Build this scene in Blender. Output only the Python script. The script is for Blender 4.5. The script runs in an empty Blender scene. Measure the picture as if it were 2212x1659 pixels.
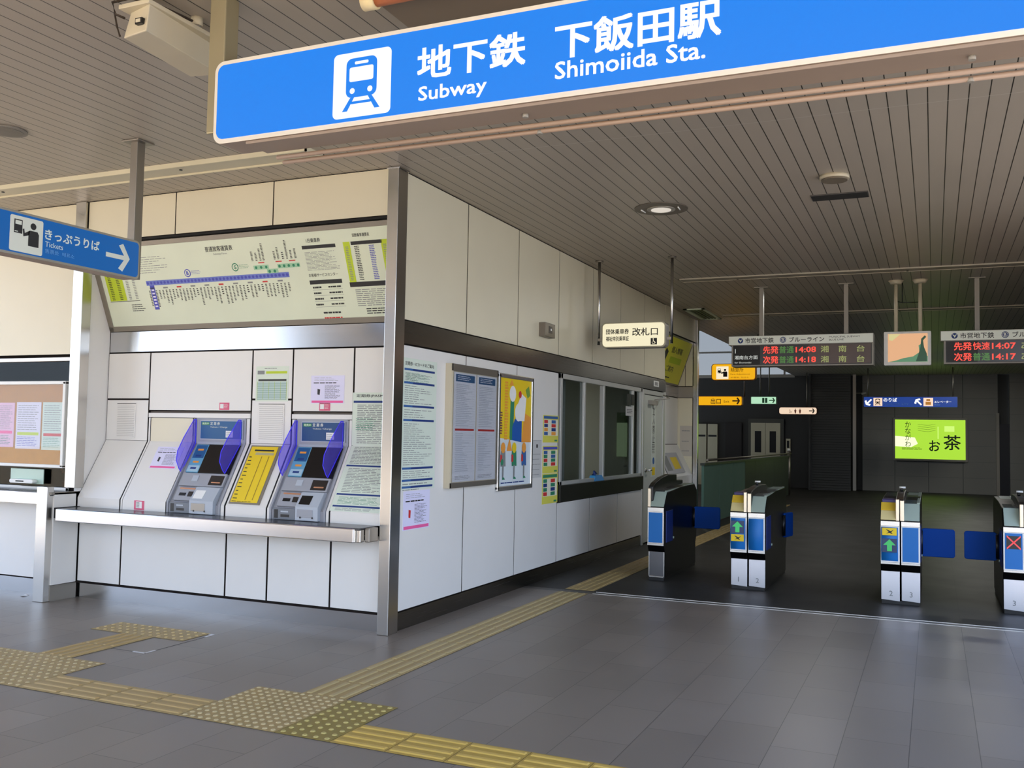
import bpy, math, random
from mathutils import Vector, Matrix
random.seed(7)
SC = bpy.context.scene
COL = SC.collection

# ---------------------------------------------------------------- camera
F_PX, PITCH, YAW, ROLL = 2054.0, -0.053296, -0.417811, 0.017999
EYE = Vector((0, 0, 1.45))
def cam_axes():
    R = (Matrix.Rotation(ROLL, 3, 'Z') @ Matrix.Rotation(PITCH, 3, 'X')
         @ Matrix(((1, 0, 0), (0, 0, -1), (0, 1, 0))) @ Matrix.Rotation(YAW, 3, 'Z'))
    return R            # rows: right, down, forward in world space
R = cam_axes()
cd = bpy.data.cameras.new('camera'); cam = bpy.data.objects.new('camera', cd); COL.objects.link(cam)
cd.sensor_width = 36; cd.lens = F_PX * 36 / 2212; cd.clip_start = 0.05; cd.clip_end = 500
right, down, fwd = (Vector(R[i]) for i in range(3))
m = Matrix.Identity(4)
for i in range(3):
    m[i][0], m[i][1], m[i][2], m[i][3] = right[i], -down[i], -fwd[i], EYE[i]
cam.matrix_world = m
SC.camera = cam

# ---------------------------------------------------------------- light and exposure
SC.view_settings.view_transform = 'Standard'; SC.view_settings.look = 'None'
SC.view_settings.gamma = 1; SC.view_settings.use_curve_mapping = False
EXPO = 0.72
SC.view_settings.exposure = EXPO
W = bpy.data.worlds.new('sky'); SC.world = W; W.use_nodes = True
nt = W.node_tree; nt.nodes.clear()
wo = nt.nodes.new('ShaderNodeOutputWorld'); bg = nt.nodes.new('ShaderNodeBackground')
tc = nt.nodes.new('ShaderNodeTexCoord'); sx = nt.nodes.new('ShaderNodeSeparateXYZ'); rp = nt.nodes.new('ShaderNodeValToRGB')
nt.links.new(tc.outputs['Generated'], sx.inputs[0]); nt.links.new(sx.outputs['Z'], rp.inputs[0])
rp.color_ramp.elements[0].position = 0.0; rp.color_ramp.elements[0].color = (0.74, 0.85, 1.0, 1)
rp.color_ramp.elements[1].position = 0.7; rp.color_ramp.elements[1].color = (0.30, 0.46, 0.85, 1)
nt.links.new(rp.outputs[0], bg.inputs['Color']); bg.inputs['Strength'].default_value = 2.4
nt.links.new(bg.outputs[0], wo.inputs[0])
sd = bpy.data.lights.new('sun', 'SUN'); sd.energy = 8.5; sd.angle = 0.01; sd.color = (1, 0.93, 0.82)
sun = bpy.data.objects.new('sun', sd); COL.objects.link(sun)
sun.rotation_euler = Vector((-0.15, 0.40, -1.0)).to_track_quat('-Z', 'Y').to_euler()
for lx, ly, lz, le in ((-1.6, 13.3, 3.36, 17), (0.8, 19.0, 3.37, 14), (0.8, 25.5, 3.37, 30), (-2.2, 22.5, 3.37, 10), (-7.0, 24.0, 5.35, 40)):      # unseen area lights added to brighten the inner hall
    hd = bpy.data.lights.new('hall_fill_light', 'AREA'); hd.energy = le; hd.size = 0.5; hd.color = (1.0, 0.98, 0.9)
    ho = bpy.data.objects.new('hall_fill_light', hd); COL.objects.link(ho); ho.location = (lx, ly, lz)
SC.cycles.max_bounces = 8; SC.cycles.diffuse_bounces = 4; SC.cycles.glossy_bounces = 4
SC.cycles.transparent_max_bounces = 12; SC.cycles.sample_clamp_indirect = 4.0

# ---------------------------------------------------------------- materials
def lin(c):
    if isinstance(c, str): c = tuple(int(c[i:i + 2], 16) / 255 for i in (0, 2, 4))
    return tuple(((v + 0.055) / 1.055) ** 2.4 if v > 0.04045 else v / 12.92 for v in c)
MATS = {}
def mat(name, col, rough=0.5, metal=0.0, emit=None, es=0.0, var=0.06, brush=None, spec=None, nscale=3.0):
    """procedural material: base colour and roughness varied by noise; brush = axis of brushed grain"""
    if name in MATS: return MATS[name]
    M = bpy.data.materials.new(name); M.use_nodes = True; t = M.node_tree
    b = t.nodes['Principled BSDF']; c = lin(col)
    tc = t.nodes.new('ShaderNodeTexCoord'); n = t.nodes.new('ShaderNodeTexNoise'); n.inputs['Scale'].default_value = nscale
    n.inputs['Detail'].default_value = 3
    mp = t.nodes.new('ShaderNodeMapping'); t.links.new(tc.outputs['Object'], mp.inputs[0]); t.links.new(mp.outputs[0], n.inputs[0])
    mx = t.nodes.new('ShaderNodeMix'); mx.data_type = 'RGBA'
    mx.inputs[6].default_value = (*[v * (1 - var) for v in c], 1); mx.inputs[7].default_value = (*[min(1, v * (1 + var)) for v in c], 1)
    t.links.new(n.outputs['Fac'], mx.inputs[0]); t.links.new(mx.outputs[2], b.inputs['Base Color'])
    b.inputs['Metallic'].default_value = metal; b.inputs['Roughness'].default_value = rough
    if spec is not None: b.inputs['Specular IOR Level'].default_value = spec
    if brush:
        s = {'x': (0.4, 90, 90), 'y': (90, 0.4, 90), 'z': (90, 90, 0.4)}[brush]; mx.inputs[6].default_value = (*[v * .985 for v in c], 1); mx.inputs[7].default_value = (*[min(1, v * 1.015) for v in c], 1)
        mp.inputs['Scale'].default_value = s
        mr = t.nodes.new('ShaderNodeMapRange'); mr.inputs[3].default_value = max(0.02, rough - 0.02); mr.inputs[4].default_value = rough + 0.03
        t.links.new(n.outputs['Fac'], mr.inputs[0]); t.links.new(mr.outputs[0], b.inputs['Roughness'])
    if emit is not None:
        b.inputs['Emission Color'].default_value = (*lin(emit), 1)
        b.inputs['Emission Strength'].default_value = es
    MATS[name] = M; return M
def lit(name, col, k=1.0, rough=0.35):
    """a lit surface (backlit sign, display) whose on-screen colour is col times k"""
    return mat(name, tuple(v * 0.10 for v in ((int(col[0:2], 16) / 255, int(col[2:4], 16) / 255, int(col[4:6], 16) / 255))), rough,
               emit=col, es=k / 2 ** EXPO)
def glass(name, tint=(0.75, 0.8, 0.8), refl=0.12, rough=0.02):
    if name in MATS: return MATS[name]
    M = bpy.data.materials.new(name); M.use_nodes = True; t = M.node_tree; t.nodes.clear()
    o = t.nodes.new('ShaderNodeOutputMaterial'); tr = t.nodes.new('ShaderNodeBsdfTransparent'); g = t.nodes.new('ShaderNodeBsdfGlossy')
    mx = t.nodes.new('ShaderNodeMixShader'); fr = t.nodes.new('ShaderNodeLayerWeight'); fr.inputs[0].default_value = 0.3
    mr = t.nodes.new('ShaderNodeMapRange'); mr.inputs[3].default_value = refl * 0.5; mr.inputs[4].default_value = min(1, refl * 5)
    t.links.new(fr.outputs['Fresnel'], mr.inputs[0]); t.links.new(mr.outputs[0], mx.inputs[0])
    tr.inputs[0].default_value = (*tint, 1); g.inputs['Roughness'].default_value = rough
    t.links.new(tr.outputs[0], mx.inputs[1]); t.links.new(g.outputs[0], mx.inputs[2]); t.links.new(mx.outputs[0], o.inputs[0])
    MATS[name] = M; return M
def M_grid(name, col, line, nx, axis, w, rough=0.4, off=0.0, metal=0.0, cross=None, lighten=None, spec=None):
    """surface with grooves every nx metres along axis (object space), groove width w; cross = (axis, period, offset, width, colour)"""
    M = bpy.data.materials.new(name); M.use_nodes = True; t = M.node_tree; b = t.nodes['Principled BSDF']
    tc = t.nodes.new('ShaderNodeTexCoord'); s = t.nodes.new('ShaderNodeSeparateXYZ'); t.links.new(tc.outputs['Object'], s.inputs[0])
    def ma(op, a, bb=None):
        n = t.nodes.new('ShaderNodeMath'); n.operation = op
        for i, v in enumerate((a, bb)):
            if v is None: continue
            if isinstance(v, (int, float)): n.inputs[i].default_value = v
            else: t.links.new(v, n.inputs[i])
        return n.outputs[0]
    g = ma('LESS_THAN', ma('FLOORED_MODULO', ma('SUBTRACT', s.outputs[axis], off), nx), w)
    nz = t.nodes.new('ShaderNodeTexNoise'); nz.inputs['Scale'].default_value = 1.3; t.links.new(tc.outputs['Object'], nz.inputs[0])
    c = lin(col)
    base = t.nodes.new('ShaderNodeMix'); base.data_type = 'RGBA'
    base.inputs[6].default_value = (*[v * 0.93 for v in c], 1); base.inputs[7].default_value = (*[v * 1.07 for v in c], 1)
    t.links.new(nz.outputs['Fac'], base.inputs[0])
    mx = t.nodes.new('ShaderNodeMix'); mx.data_type = 'RGBA'; t.links.new(g, mx.inputs[0]); t.links.new(base.outputs[2], mx.inputs[6])
    mx.inputs[7].default_value = (*lin(line), 1); out = mx.outputs[2]
    if cross:
        ca, per, co, cw, cc = cross
        h = ma('LESS_THAN', ma('FLOORED_MODULO', ma('SUBTRACT', s.outputs[ca], co), per), cw)
        m2 = t.nodes.new('ShaderNodeMix'); m2.data_type = 'RGBA'; t.links.new(h, m2.inputs[0]); t.links.new(out, m2.inputs[6])
        m2.inputs[7].default_value = (*lin(cc), 1); out = m2.outputs[2]
    t.links.new(out, b.inputs['Base Color']); b.inputs['Roughness'].default_value = rough; b.inputs['Metallic'].default_value = metal
    if spec is not None: b.inputs['Specular IOR Level'].default_value = spec
    bp = t.nodes.new('ShaderNodeBump'); bp.inputs['Strength'].default_value = 0.5; bp.inputs['Distance'].default_value = 0.004
    t.links.new(ma('SUBTRACT', 1.0, g), bp.inputs['Height']); t.links.new(bp.outputs[0], b.inputs['Normal'])
    MATS[name] = M; return M
def M_tiles(name, col, line, rough, off=(0.19, 3.80), size=(0.302, 0.604), gap=0.004, var=0.10):
    """stone floor tiles: staggered courses, each tile with its own slight tone"""
    M = bpy.data.materials.new(name); M.use_nodes = True; t = M.node_tree; b = t.nodes['Principled BSDF']
    tc = t.nodes.new('ShaderNodeTexCoord'); mp = t.nodes.new('ShaderNodeMapping')
    mp.inputs['Location'].default_value = (-off[1], off[0], 0); mp.inputs['Rotation'].default_value = (0, 0, -math.pi / 2)
    t.links.new(tc.outputs['Object'], mp.inputs[0])
    br = t.nodes.new('ShaderNodeTexBrick'); t.links.new(mp.outputs[0], br.inputs[0])
    br.inputs['Scale'].default_value = 1.0; br.inputs['Brick Width'].default_value = size[1]; br.inputs['Row Height'].default_value = size[0]
    br.inputs['Mortar Size'].default_value = gap / 2; br.inputs['Mortar Smooth'].default_value = 0.3; br.inputs['Bias'].default_value = 0.0
    c = lin(col)
    br.inputs['Color1'].default_value = (*[v * (1 - var) for v in c], 1); br.inputs['Color2'].default_value = (*[v * (1 + var) for v in c], 1)
    br.inputs['Mortar'].default_value = (*lin(line), 1)
    nz = t.nodes.new('ShaderNodeTexNoise'); nz.inputs['Scale'].default_value = 2.2; nz.inputs['Detail'].default_value = 6; t.links.new(tc.outputs['Object'], nz.inputs[0])
    mr = t.nodes.new('ShaderNodeMapRange'); mr.inputs[3].default_value = 0.88; mr.inputs[4].default_value = 1.12; t.links.new(nz.outputs['Fac'], mr.inputs[0])
    mx = t.nodes.new('ShaderNodeMix'); mx.data_type = 'RGBA'; mx.blend_type = 'MULTIPLY'; mx.inputs[0].default_value = 1
    t.links.new(br.outputs['Color'], mx.inputs[6]); t.links.new(mr.outputs[0], mx.inputs[7]); t.links.new(mx.outputs[2], b.inputs['Base Color'])
    m3 = t.nodes.new('ShaderNodeMapRange'); m3.inputs[3].default_value = rough - 0.06; m3.inputs[4].default_value = rough + 0.08
    t.links.new(nz.outputs['Fac'], m3.inputs[0]); t.links.new(m3.outputs[0], b.inputs['Roughness'])
    MATS[name] = M; return M

PANEL = mat('bounce_warmed_panel', (0.88, 0.85, 0.75), 0.38, var=0.03)  # panel white with warm light bounced off the ground put into the colour
PANELW = mat('white_enamel_panel', (0.90, 0.89, 0.87), 0.33, var=0.03)
JOINT = mat('panel_joint', (0.13, 0.11, 0.10), 0.8, spec=.1)
SST = mat('stainless_brushed', (0.80, 0.79, 0.77), 0.26, 1.0, brush='x')
SSTZ = mat('stainless_brushed_upright', (0.80, 0.79, 0.77), 0.24, 1.0, brush='z')
SSTY = mat('stainless_brushed_length', (0.50, 0.49, 0.47), 0.26, 1.0, brush='y')
SSTK = mat('stainless_kick', (0.80, 0.80, 0.80), 0.17, 1.0, brush='x')
SSTD = mat('stainless_dull', (0.60, 0.575, 0.54), 0.42, 1.0, brush='x')
GREYP = mat('grey_painted_metal', (0.62, 0.60, 0.56), 0.5)
CREAM = mat('cream_painted_metal', (0.80, 0.76, 0.66), 0.5)
WHITE = mat('white_painted_metal', (0.92, 0.92, 0.90), 0.4)
BLACK = mat('black_plastic', (0.06, 0.06, 0.065), 0.35)
DARK = mat('dark_gap', (0.05, 0.05, 0.05), 0.8)
GLOSSB = mat('gloss_black_panel', (0.03, 0.03, 0.033), 0.28, spec=.15)
PAPER = mat('white_paper', (0.93, 0.93, 0.92), 0.7)
PALEG = mat('pale_green_paper', (0.85, 0.89, 0.83), 0.6)
PALEB = mat('pale_lilac_paper', (0.88, 0.87, 0.97), 0.6)
PINK = mat('pink_print', (0.93, 0.38, 0.62), 0.6)
INK = mat('black_ink', (0.15, 0.15, 0.15), 0.6)
INKG = mat('grey_ink', (0.52, 0.53, 0.53), 0.6)
NAVY = mat('navy_ink', (0.10, 0.22, 0.48), 0.6)
BLUEI = mat('blue_ink', (0.20, 0.38, 0.62), 0.6)
REDI = mat('red_ink', (0.80, 0.20, 0.20), 0.6)
ORANI = mat('orange_ink', (0.93, 0.62, 0.25), 0.6)
YELI = mat('yellow_print', (0.93, 0.80, 0.12), 0.55)
LIME = mat('lime_print', (0.74, 0.82, 0.16), 0.6)
GREENI = mat('green_print', (0.18, 0.52, 0.38), 0.6)
VIOL = mat('violet_blue_print', (0.30, 0.32, 0.72), 0.6)

# ---------------------------------------------------------------- mesh tools
class Fr:
    """a flat frame: origin, u and v directions; d counts outwards along u x v"""
    def __init__(s, o, u=(1, 0, 0), v=(0, 0, 1)):
        s.o = Vector(o); s.u = Vector(u).normalized(); s.v = Vector(v).normalized(); s.n = s.u.cross(s.v).normalized()
    def p(s, u, v, d=0): return s.o + s.u * u + s.v * v + s.n * d
def FRONT(y): return Fr((0, y, 0))
def SIDE(x): return Fr((x, 0, 0), (0, 1, 0), (0, 0, 1))
_txt = {}
def text_mesh(s, bold=0.0):
    k = (s, 0)
    if k in _txt: return _txt[k]
    c = bpy.data.curves.new('t', 'FONT'); c.body = s; c.resolution_u = 2; c.offset = 0
    o = bpy.data.objects.new('t', c); COL.objects.link(o)
    me = o.evaluated_get(bpy.context.evaluated_depsgraph_get()).to_mesh()
    vs = [(v.co.x, v.co.y) for v in me.vertices]; fs = [tuple(p.vertices) for p in me.polygons]
    bpy.data.objects.remove(o); bpy.data.curves.remove(c)
    xs = [v[0] for v in vs] or [0]; ys = [v[1] for v in vs] or [0]
    _txt[k] = (vs, fs, min(xs), max(xs), min(ys), max(ys)); return _txt[k]
class MB:
    def __init__(s): s.v = []; s.f = []; s.mi = []; s.m = []; s.sm = []
    def _m(s, m):
        if m not in s.m: s.m.append(m)
        return s.m.index(m)
    def face(s, pts, m, smooth=False):
        b = len(s.v); s.v += [Vector(p) for p in pts]; s.f.append(tuple(range(b, b + len(pts)))); s.mi.append(s._m(m)); s.sm.append(smooth)
    def hexa(s, P, m):
        """8 corners: 0-3 bottom loop, 4-7 top loop"""
        b = len(s.v); s.v += [Vector(p) for p in P]; k = s._m(m)
        for q in ((0, 3, 2, 1), (4, 5, 6, 7), (0, 1, 5, 4), (1, 2, 6, 5), (2, 3, 7, 6), (3, 0, 4, 7)):
            s.f.append(tuple(b + i for i in q)); s.mi.append(k); s.sm.append(False)
    def box(s, a, b, m):
        x0, x1 = sorted((a[0], b[0])); y0, y1 = sorted((a[1], b[1])); z0, z1 = sorted((a[2], b[2]))
        s.hexa([(x0, y0, z0), (x1, y0, z0), (x1, y1, z0), (x0, y1, z0), (x0, y0, z1), (x1, y0, z1), (x1, y1, z1), (x0, y1, z1)], m)
    def fbox(s, F, u0, v0, u1, v1, d0, d1, m):
        s.hexa([F.p(u0, v0, d1), F.p(u1, v0, d1), F.p(u1, v0, d0), F.p(u0, v0, d0), F.p(u0, v1, d1), F.p(u1, v1, d1), F.p(u1, v1, d0), F.p(u0, v1, d0)], m)
    def rect(s, F, u0, v0, u1, v1, m, d=0.001): s.face([F.p(u0, v0, d), F.p(u1, v0, d), F.p(u1, v1, d), F.p(u0, v1, d)], m)
    def poly(s, F, pts, m, d=0.001):
        a = sum(pts[i][0] * pts[(i + 1) % len(pts)][1] - pts[(i + 1) % len(pts)][0] * pts[i][1] for i in range(len(pts)))
        if a < 0: pts = pts[::-1]
        s.face([F.p(u, v, d) for u, v in pts], m)
    def prism(s, F, pts, d0, d1, m, mf=None, smooth=False):
        """outline in (u,v) extruded from d0 to d1; mf = material of the outer face"""
        a = sum(pts[i][0] * pts[(i + 1) % len(pts)][1] - pts[(i + 1) % len(pts)][0] * pts[i][1] for i in range(len(pts)))
        if a < 0: pts = pts[::-1]
        n = len(pts); b = len(s.v); s.v += [F.p(u, v, d0) for u, v in pts] + [F.p(u, v, d1) for u, v in pts]
        k = s._m(m); kf = s._m(mf or m)
        s.f.append(tuple(b + n + i for i in range(n))); s.mi.append(kf); s.sm.append(False)
        s.f.append(tuple(b + n - 1 - i for i in range(n))); s.mi.append(k); s.sm.append(False)
        for i in range(n):
            j = (i + 1) % n; s.f.append((b + i, b + j, b + n + j, b + n + i)); s.mi.append(k); s.sm.append(smooth)
    def tube(s, pts, r, m, n=10, cap=True):
        pts = [Vector(p) for p in pts]; rings = []
        for i, p in enumerate(pts):
            d = (pts[min(i + 1, len(pts) - 1)] - pts[max(i - 1, 0)]).normalized()
            a = Vector((0, 0, 1)) if abs(d.z) < 0.9 else Vector((1, 0, 0)); x = d.cross(a).normalized(); y = d.cross(x).normalized()
            rr = r[i] if isinstance(r, (list, tuple)) else r
            b = len(s.v); s.v += [p + (x * math.cos(t) + y * math.sin(t)) * rr for t in [2 * math.pi * j / n for j in range(n)]]; rings.append(b)
        k = s._m(m)
        for a, b in zip(rings, rings[1:]):
            for j in range(n):
                q = (j + 1) % n; s.f.append((a + j, b + j, b + q, a + q)); s.mi.append(k); s.sm.append(True)
        if cap:
            s.f.append(tuple(rings[0] + j for j in range(n))); s.mi.append(k); s.sm.append(False)
            s.f.append(tuple(rings[-1] + n - 1 - j for j in range(n))); s.mi.append(k); s.sm.append(False)
    def text(s, F, txt, u0, v0, u1, v1, m, d=0.0015, bold=0.0, keep=False):
        vs, fs, x0, x1, y0, y1 = text_mesh(txt, bold)
        if not fs: return
        sx = (u1 - u0) / (x1 - x0); sy = (v1 - v0) / (y1 - y0)
        if keep: sx = sy
        k = s._m(m)
        for q, (ox, oy) in enumerate(((0, 0), (1, 1), (-1, 1), (-1, -1), (1, -1)) if bold else ((0, 0),)):      # heavier strokes: the letter stamped five times
            b = len(s.v); s.v += [F.p(u0 + (x - x0 + ox * bold) * sx, v0 + (y - y0 + oy * bold) * sy, d + q * 0.00005) for x, y in vs]
            for f in fs: s.f.append(tuple(b + i for i in f)); s.mi.append(k); s.sm.append(False)
    def vtext(s, F, txt, u0, v1, size, m, d=0.0015, gap=1.08):
        for i, ch in enumerate(txt):
            s.text(F, ch, u0, v1 - size * gap * i - size, u0 + size * 0.92, v1 - size * gap * i, m, d)
    def lines(s, F, u0, v0, u1, v1, n, m, h=0.4, fill=0.8, d=0.0012, seed=1, seg=4):
        """small print too fine to read: rows of short strokes"""
        n = max(n, round(n * 1.5)) if n > 1 else n; r = random.Random(seed); st = (v1 - v0) / n
        for i in range(n):
            v = v1 - st * (i + 0.5); u = u0; end = u0 + (u1 - u0) * (fill + (1 - fill) * r.random())
            while u < end - 0.002:
                L = min(end - u, (u1 - u0) / seg * (0.25 + 0.75 * r.random())); s.rect(F, u, v - st * h * .42, u + L * 0.86, v + st * h * .42, m, d); u += L
    def build(s, name, parent=None, org=None, bevel=0, kind=None):
        off = Vector(org) if org is not None else (Vector(parent['_o']) if parent is not None and '_o' in parent else Vector((0, 0, 0)))
        me = bpy.data.meshes.new(name); me.from_pydata([tuple(v - off) for v in s.v], [], s.f)
        for mm in s.m: me.materials.append(mm)
        me.polygons.foreach_set('material_index', s.mi); me.polygons.foreach_set('use_smooth', s.sm); me.update()
        o = bpy.data.objects.new(name, me); COL.objects.link(o)
        if parent is not None: o.parent = parent; o['_o'] = tuple(off)
        else: o.location = off; o['_o'] = tuple(off)
        if bevel:
            md = o.modifiers.new('b', 'BEVEL'); md.width = bevel; md.segments = 2; md.limit_method = 'ANGLE'; md.angle_limit = 0.7
        if kind: o['kind'] = kind
        return o
def thing(name, label, cat, loc, group=None):
    o = bpy.data.objects.new(name, None); COL.objects.link(o); o.location = loc; o['_o'] = tuple(loc)
    o.empty_display_size = 0.05; o['label'] = label; o['category'] = cat
    if group: o['group'] = group
    return o
def tag(o, label, cat, group=None):
    o['label'] = label; o['category'] = cat
    if group: o['group'] = group
    return o
def rrect(u0, v0, u1, v1, r, n=5):
    P = []
    for cx, cy, a in ((u1 - r, v0 + r, -90), (u1 - r, v1 - r, 0), (u0 + r, v1 - r, 90), (u0 + r, v0 + r, 180)):
        P += [(cx + r * math.cos(math.radians(a + 90 * i / n)), cy + r * math.sin(math.radians(a + 90 * i / n))) for i in range(n + 1)]
    return P
def disc(cx, cy, r, n=24): return [(cx + r * math.cos(2 * math.pi * i / n), cy + r * math.sin(2 * math.pi * i / n)) for i in range(n)]

# pictograms
def pic_train(b, F, u, v, s, fg, bgm, d):
    """front of a train on tracks, s = size of the square it sits in"""
    P = lambda x, y: (u + x * s, v + y * s)
    body = [P(x, y) for x, y in rrect(.23, .30, .77, .90, .10)]
    b.poly(F, body, fg, d)
    b.poly(F, [P(x, y) for x, y in rrect(.38, .80, .62, .845, .02)], bgm, d + .001)
    b.poly(F, [P(x, y) for x, y in rrect(.29, .54, .71, .76, .03)], bgm, d + .001)
    for cx in (.345, .655): b.poly(F, [P(x, y) for x, y in disc(cx, .40, .045, 14)], bgm, d + .001)
    for sg in (1, -1):
        c = lambda x: .5 + sg * x
        b.poly(F, [P(c(.12), .30), P(c(.19), .30), P(c(.33), .10), P(c(.24), .10)], fg, d)
    b.poly(F, [P(.33, .20), P(.67, .20), P(.71, .24), P(.29, .24)], fg, d)
def pic_ticket(b, F, u, v, s, fg, bgm, d):
    P = lambda x, y: (u + x * s, v + y * s)
    b.poly(F, [P(.10, .50), P(.36, .50), P(.36, .88), P(.10, .88)], fg, d)
    b.poly(F, [P(.13, .74), P(.33, .74), P(.33, .85), P(.13, .85)], bgm, d + .001)
    b.poly(F, [P(.12, .53), P(.22, .53), P(.22, .555), P(.12, .555)], bgm, d + .001)
    b.poly(F, [P(x, y) for x, y in disc(.71, .77, .095, 16)], fg, d)
    b.poly(F, [P(.56, .20), P(.90, .20), P(.90, .56), P(.85, .64), P(.60, .64), P(.56, .60)], fg, d)
    b.poly(F, [P(.60, .64), P(.44, .54), P(.42, .66), P(.37, .64), P(.40, .44), P(.58, .50)], fg, d)
def pic_arrow(b, F, cx, cy, s, ang, m, d, w=.16):
    ca, sa = math.cos(ang), math.sin(ang)
    T = lambda x, y: (cx + s * (x * ca - y * sa), cy + s * (x * sa + y * ca))
    b.poly(F, [T(-.5, -w / 2), T(.34, -w / 2), T(.34, w / 2), T(-.5, w / 2)], m, d)
    for g in (1, -1):
        b.poly(F, [T(.5, 0), T(.5 - w * 1.3, 0), T(.02, g * (.38)), T(.02 + w * 1.2, g * .46)], m, d + .0004)
def pic_wheel(b, F, u, v, s, fg, d):
    P = lambda x, y: (u + x * s, v + y * s)
    b.poly(F, [P(x, y) for x, y in disc(.42, .86, .08, 10)], fg, d)
    b.poly(F, [P(.37, .76), P(.47, .76), P(.50, .50), P(.38, .50)], fg, d)
    b.poly(F, [P(.44, .50), P(.68, .50), P(.80, .22), P(.72, .18), P(.62, .42), P(.44, .42)], fg, d)
    n = 16; o = [P(.46 + .26 * math.cos(a), .30 + .24 * math.sin(a)) for a in [math.pi * .75 + 1.35 * math.pi * i / n for i in range(n + 1)]]
    q = [P(.46 + .19 * math.cos(a), .30 + .17 * math.sin(a)) for a in [math.pi * .75 + 1.35 * math.pi * i / n for i in range(n + 1)]]
    for i in range(n): b.poly(F, [o[i], o[i + 1], q[i + 1], q[i]], fg, d)
# ================================================================ SETTING
CEIL = M_grid('ceiling_planks', (0.665, 0.63, 0.58), (0.19, 0.18, 0.155), 0.106, 'X', 0.0065, rough=0.42, off=-1.085, cross=('Y', 200, 5.868, 0.008, (0.72, 0.70, 0.66)))
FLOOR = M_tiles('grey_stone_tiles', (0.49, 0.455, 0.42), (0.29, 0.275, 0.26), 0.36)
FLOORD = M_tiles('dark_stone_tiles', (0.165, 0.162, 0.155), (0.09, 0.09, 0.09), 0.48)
FLOORD.node_tree.nodes['Principled BSDF'].inputs['Specular IOR Level'].default_value = 0.3
FLOOR.node_tree.nodes['Principled BSDF'].inputs['Specular IOR Level'].default_value = 0.35
CONC = mat('sunlit_paving', (0.82, 0.73, 0.60), 0.9, var=0.1, nscale=0.6)
WALLD = M_grid('dark_concrete_panels', (0.52, 0.515, 0.49), (0.33, 0.33, 0.32), 0.9, 'X', 0.02, rough=0.45, off=-1.95, cross=('Z', 0.45, 0.0, 0.012, (0.45, 0.45, 0.44)))
WALLF = mat('far_wall_charcoal', (0.20, 0.20, 0.195), 0.6)
def struct(b, name, bevel=0): return b.build(name, None, bevel=bevel, kind='structure')

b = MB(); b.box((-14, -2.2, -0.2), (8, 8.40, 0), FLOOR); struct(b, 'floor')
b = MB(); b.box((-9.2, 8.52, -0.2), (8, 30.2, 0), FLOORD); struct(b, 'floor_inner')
b = MB(); b.box((-60, -70, -0.25), (60, -2.2, -0.03), CONC); b.box((-60, -2.2, -0.25), (-14, 30, -0.03), CONC); struct(b, 'floor_outside')
b = MB(); b.box((-20.3, -17, -.03), (-13, -14, 6.5), mat('reflection_block_dark', (.20, .17, .15), .8, var=.15)); struct(b, 'wall_reflection_block')  # unseen dark block added for the steel bands to reflect
b = MB()
b.box((-9.2, 8.40, -0.2), (8, 8.52, -0.001), mat('shutter_track_steel', (0.36, 0.35, 0.34), 0.4, 0.5))
for y in (8.405, 8.508): b.box((-2.88, y - 0.004, -0.001), (8, y + 0.006, 0.003), mat('track_edge_steel', (0.85, 0.84, 0.80), 0.4, 0.3))
struct(b, 'trim_shutter_track')
b = MB(); b.box((-9.6, -2.2, 3.40), (1.4, 8.4, 3.75), CEIL); b.box((-11, 8.4, 3.40), (6.0, 15.9, 3.75), CEIL); b.box((-3.87, 15.9, 3.40), (6.0, 30.2, 3.75), CEIL); struct(b, 'ceiling')
b = MB(); b.box((-11, 15.9, 5.4), (-3.87, 32, 5.6), WALLF); b.box((-3.87, 16.0, 3.75), (-3.7, 32, 5.4), WALLF); b.box((-11.2, 15.9, 3.75), (-3.87, 16.1, 5.6), WALLF)
struct(b, 'ceiling_stairwell')

def panels(b, F, us, v0, v1, m, gap=0.008, th=0.02, back=True, d=0.0):
    if back: b.fbox(F, us[0], v0, us[-1], v1, d - th - 0.02, d - 0.004, JOINT)
    for a, c in zip(us, us[1:]): b.fbox(F, a + gap / 2, v0 + gap / 2, c - gap / 2, v1 - gap / 2, d - th, d, m)

# ---- ticket wall (faces the street side)
XJ = [-6.70, -6.21, -5.105, -4.70, -4.12, -3.60]
F0 = FRONT(5.95)
b = MB()
panels(b, F0, [-6.68, -5.70, -4.71, -3.66], 3.045, 3.40, PANEL, 0.012)
b.fbox(F0, -6.70, 3.0, -3.6, 3.40, -0.25, -0.04, JOINT)
b.fbox(F0, -6.70, 3.028, -3.66, 3.045, -0.04, -0.006, DARK)
FB = FRONT(6.25)
for i in range(5):
    a, c = XJ[i], XJ[i + 1]
    if i in (0, 2, 4):
        panels(b, FB, [a, c], 1.70, 2.11, PANELW, 0.016); panels(b, FB, [a, c], 1.335, 1.70, PANELW, 0.016)
    else:
        panels(b, FB, [a, c], 1.60, 2.11, PANELW, 0.016)
        b.fbox(FB, a + .006, 1.545, c - .006, 1.583, -0.02, 0.004, PANELW); b.fbox(FB, a, 1.50, c, 1.60, -0.10, -0.022, mat('groove_taupe', (.36, .33, .30), .6)); b.fbox(FB, a, 1.30, c, 1.50, -0.10, -0.03, DARK)
FS = Fr((0, 5.97, 0.85), (1, 0, 0), (0, 0.28, 0.49))
def slope_panel(b, x0, x1, m=PANELW, frame=True):
    b.fbox(FS, x0, 0, x1, .5643, -0.03, 0, m)
    b.fbox(FRONT(5.97), x0, 0.772, x1, 0.852, -0.03, 0, m)
b.fbox(FS, -6.70, -0.02, -3.6, .57, -0.12, -0.035, DARK)
b.fbox(FRONT(5.97), -6.70, 0.765, -3.6, 0.85, -0.12, -0.035, DARK)
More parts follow.
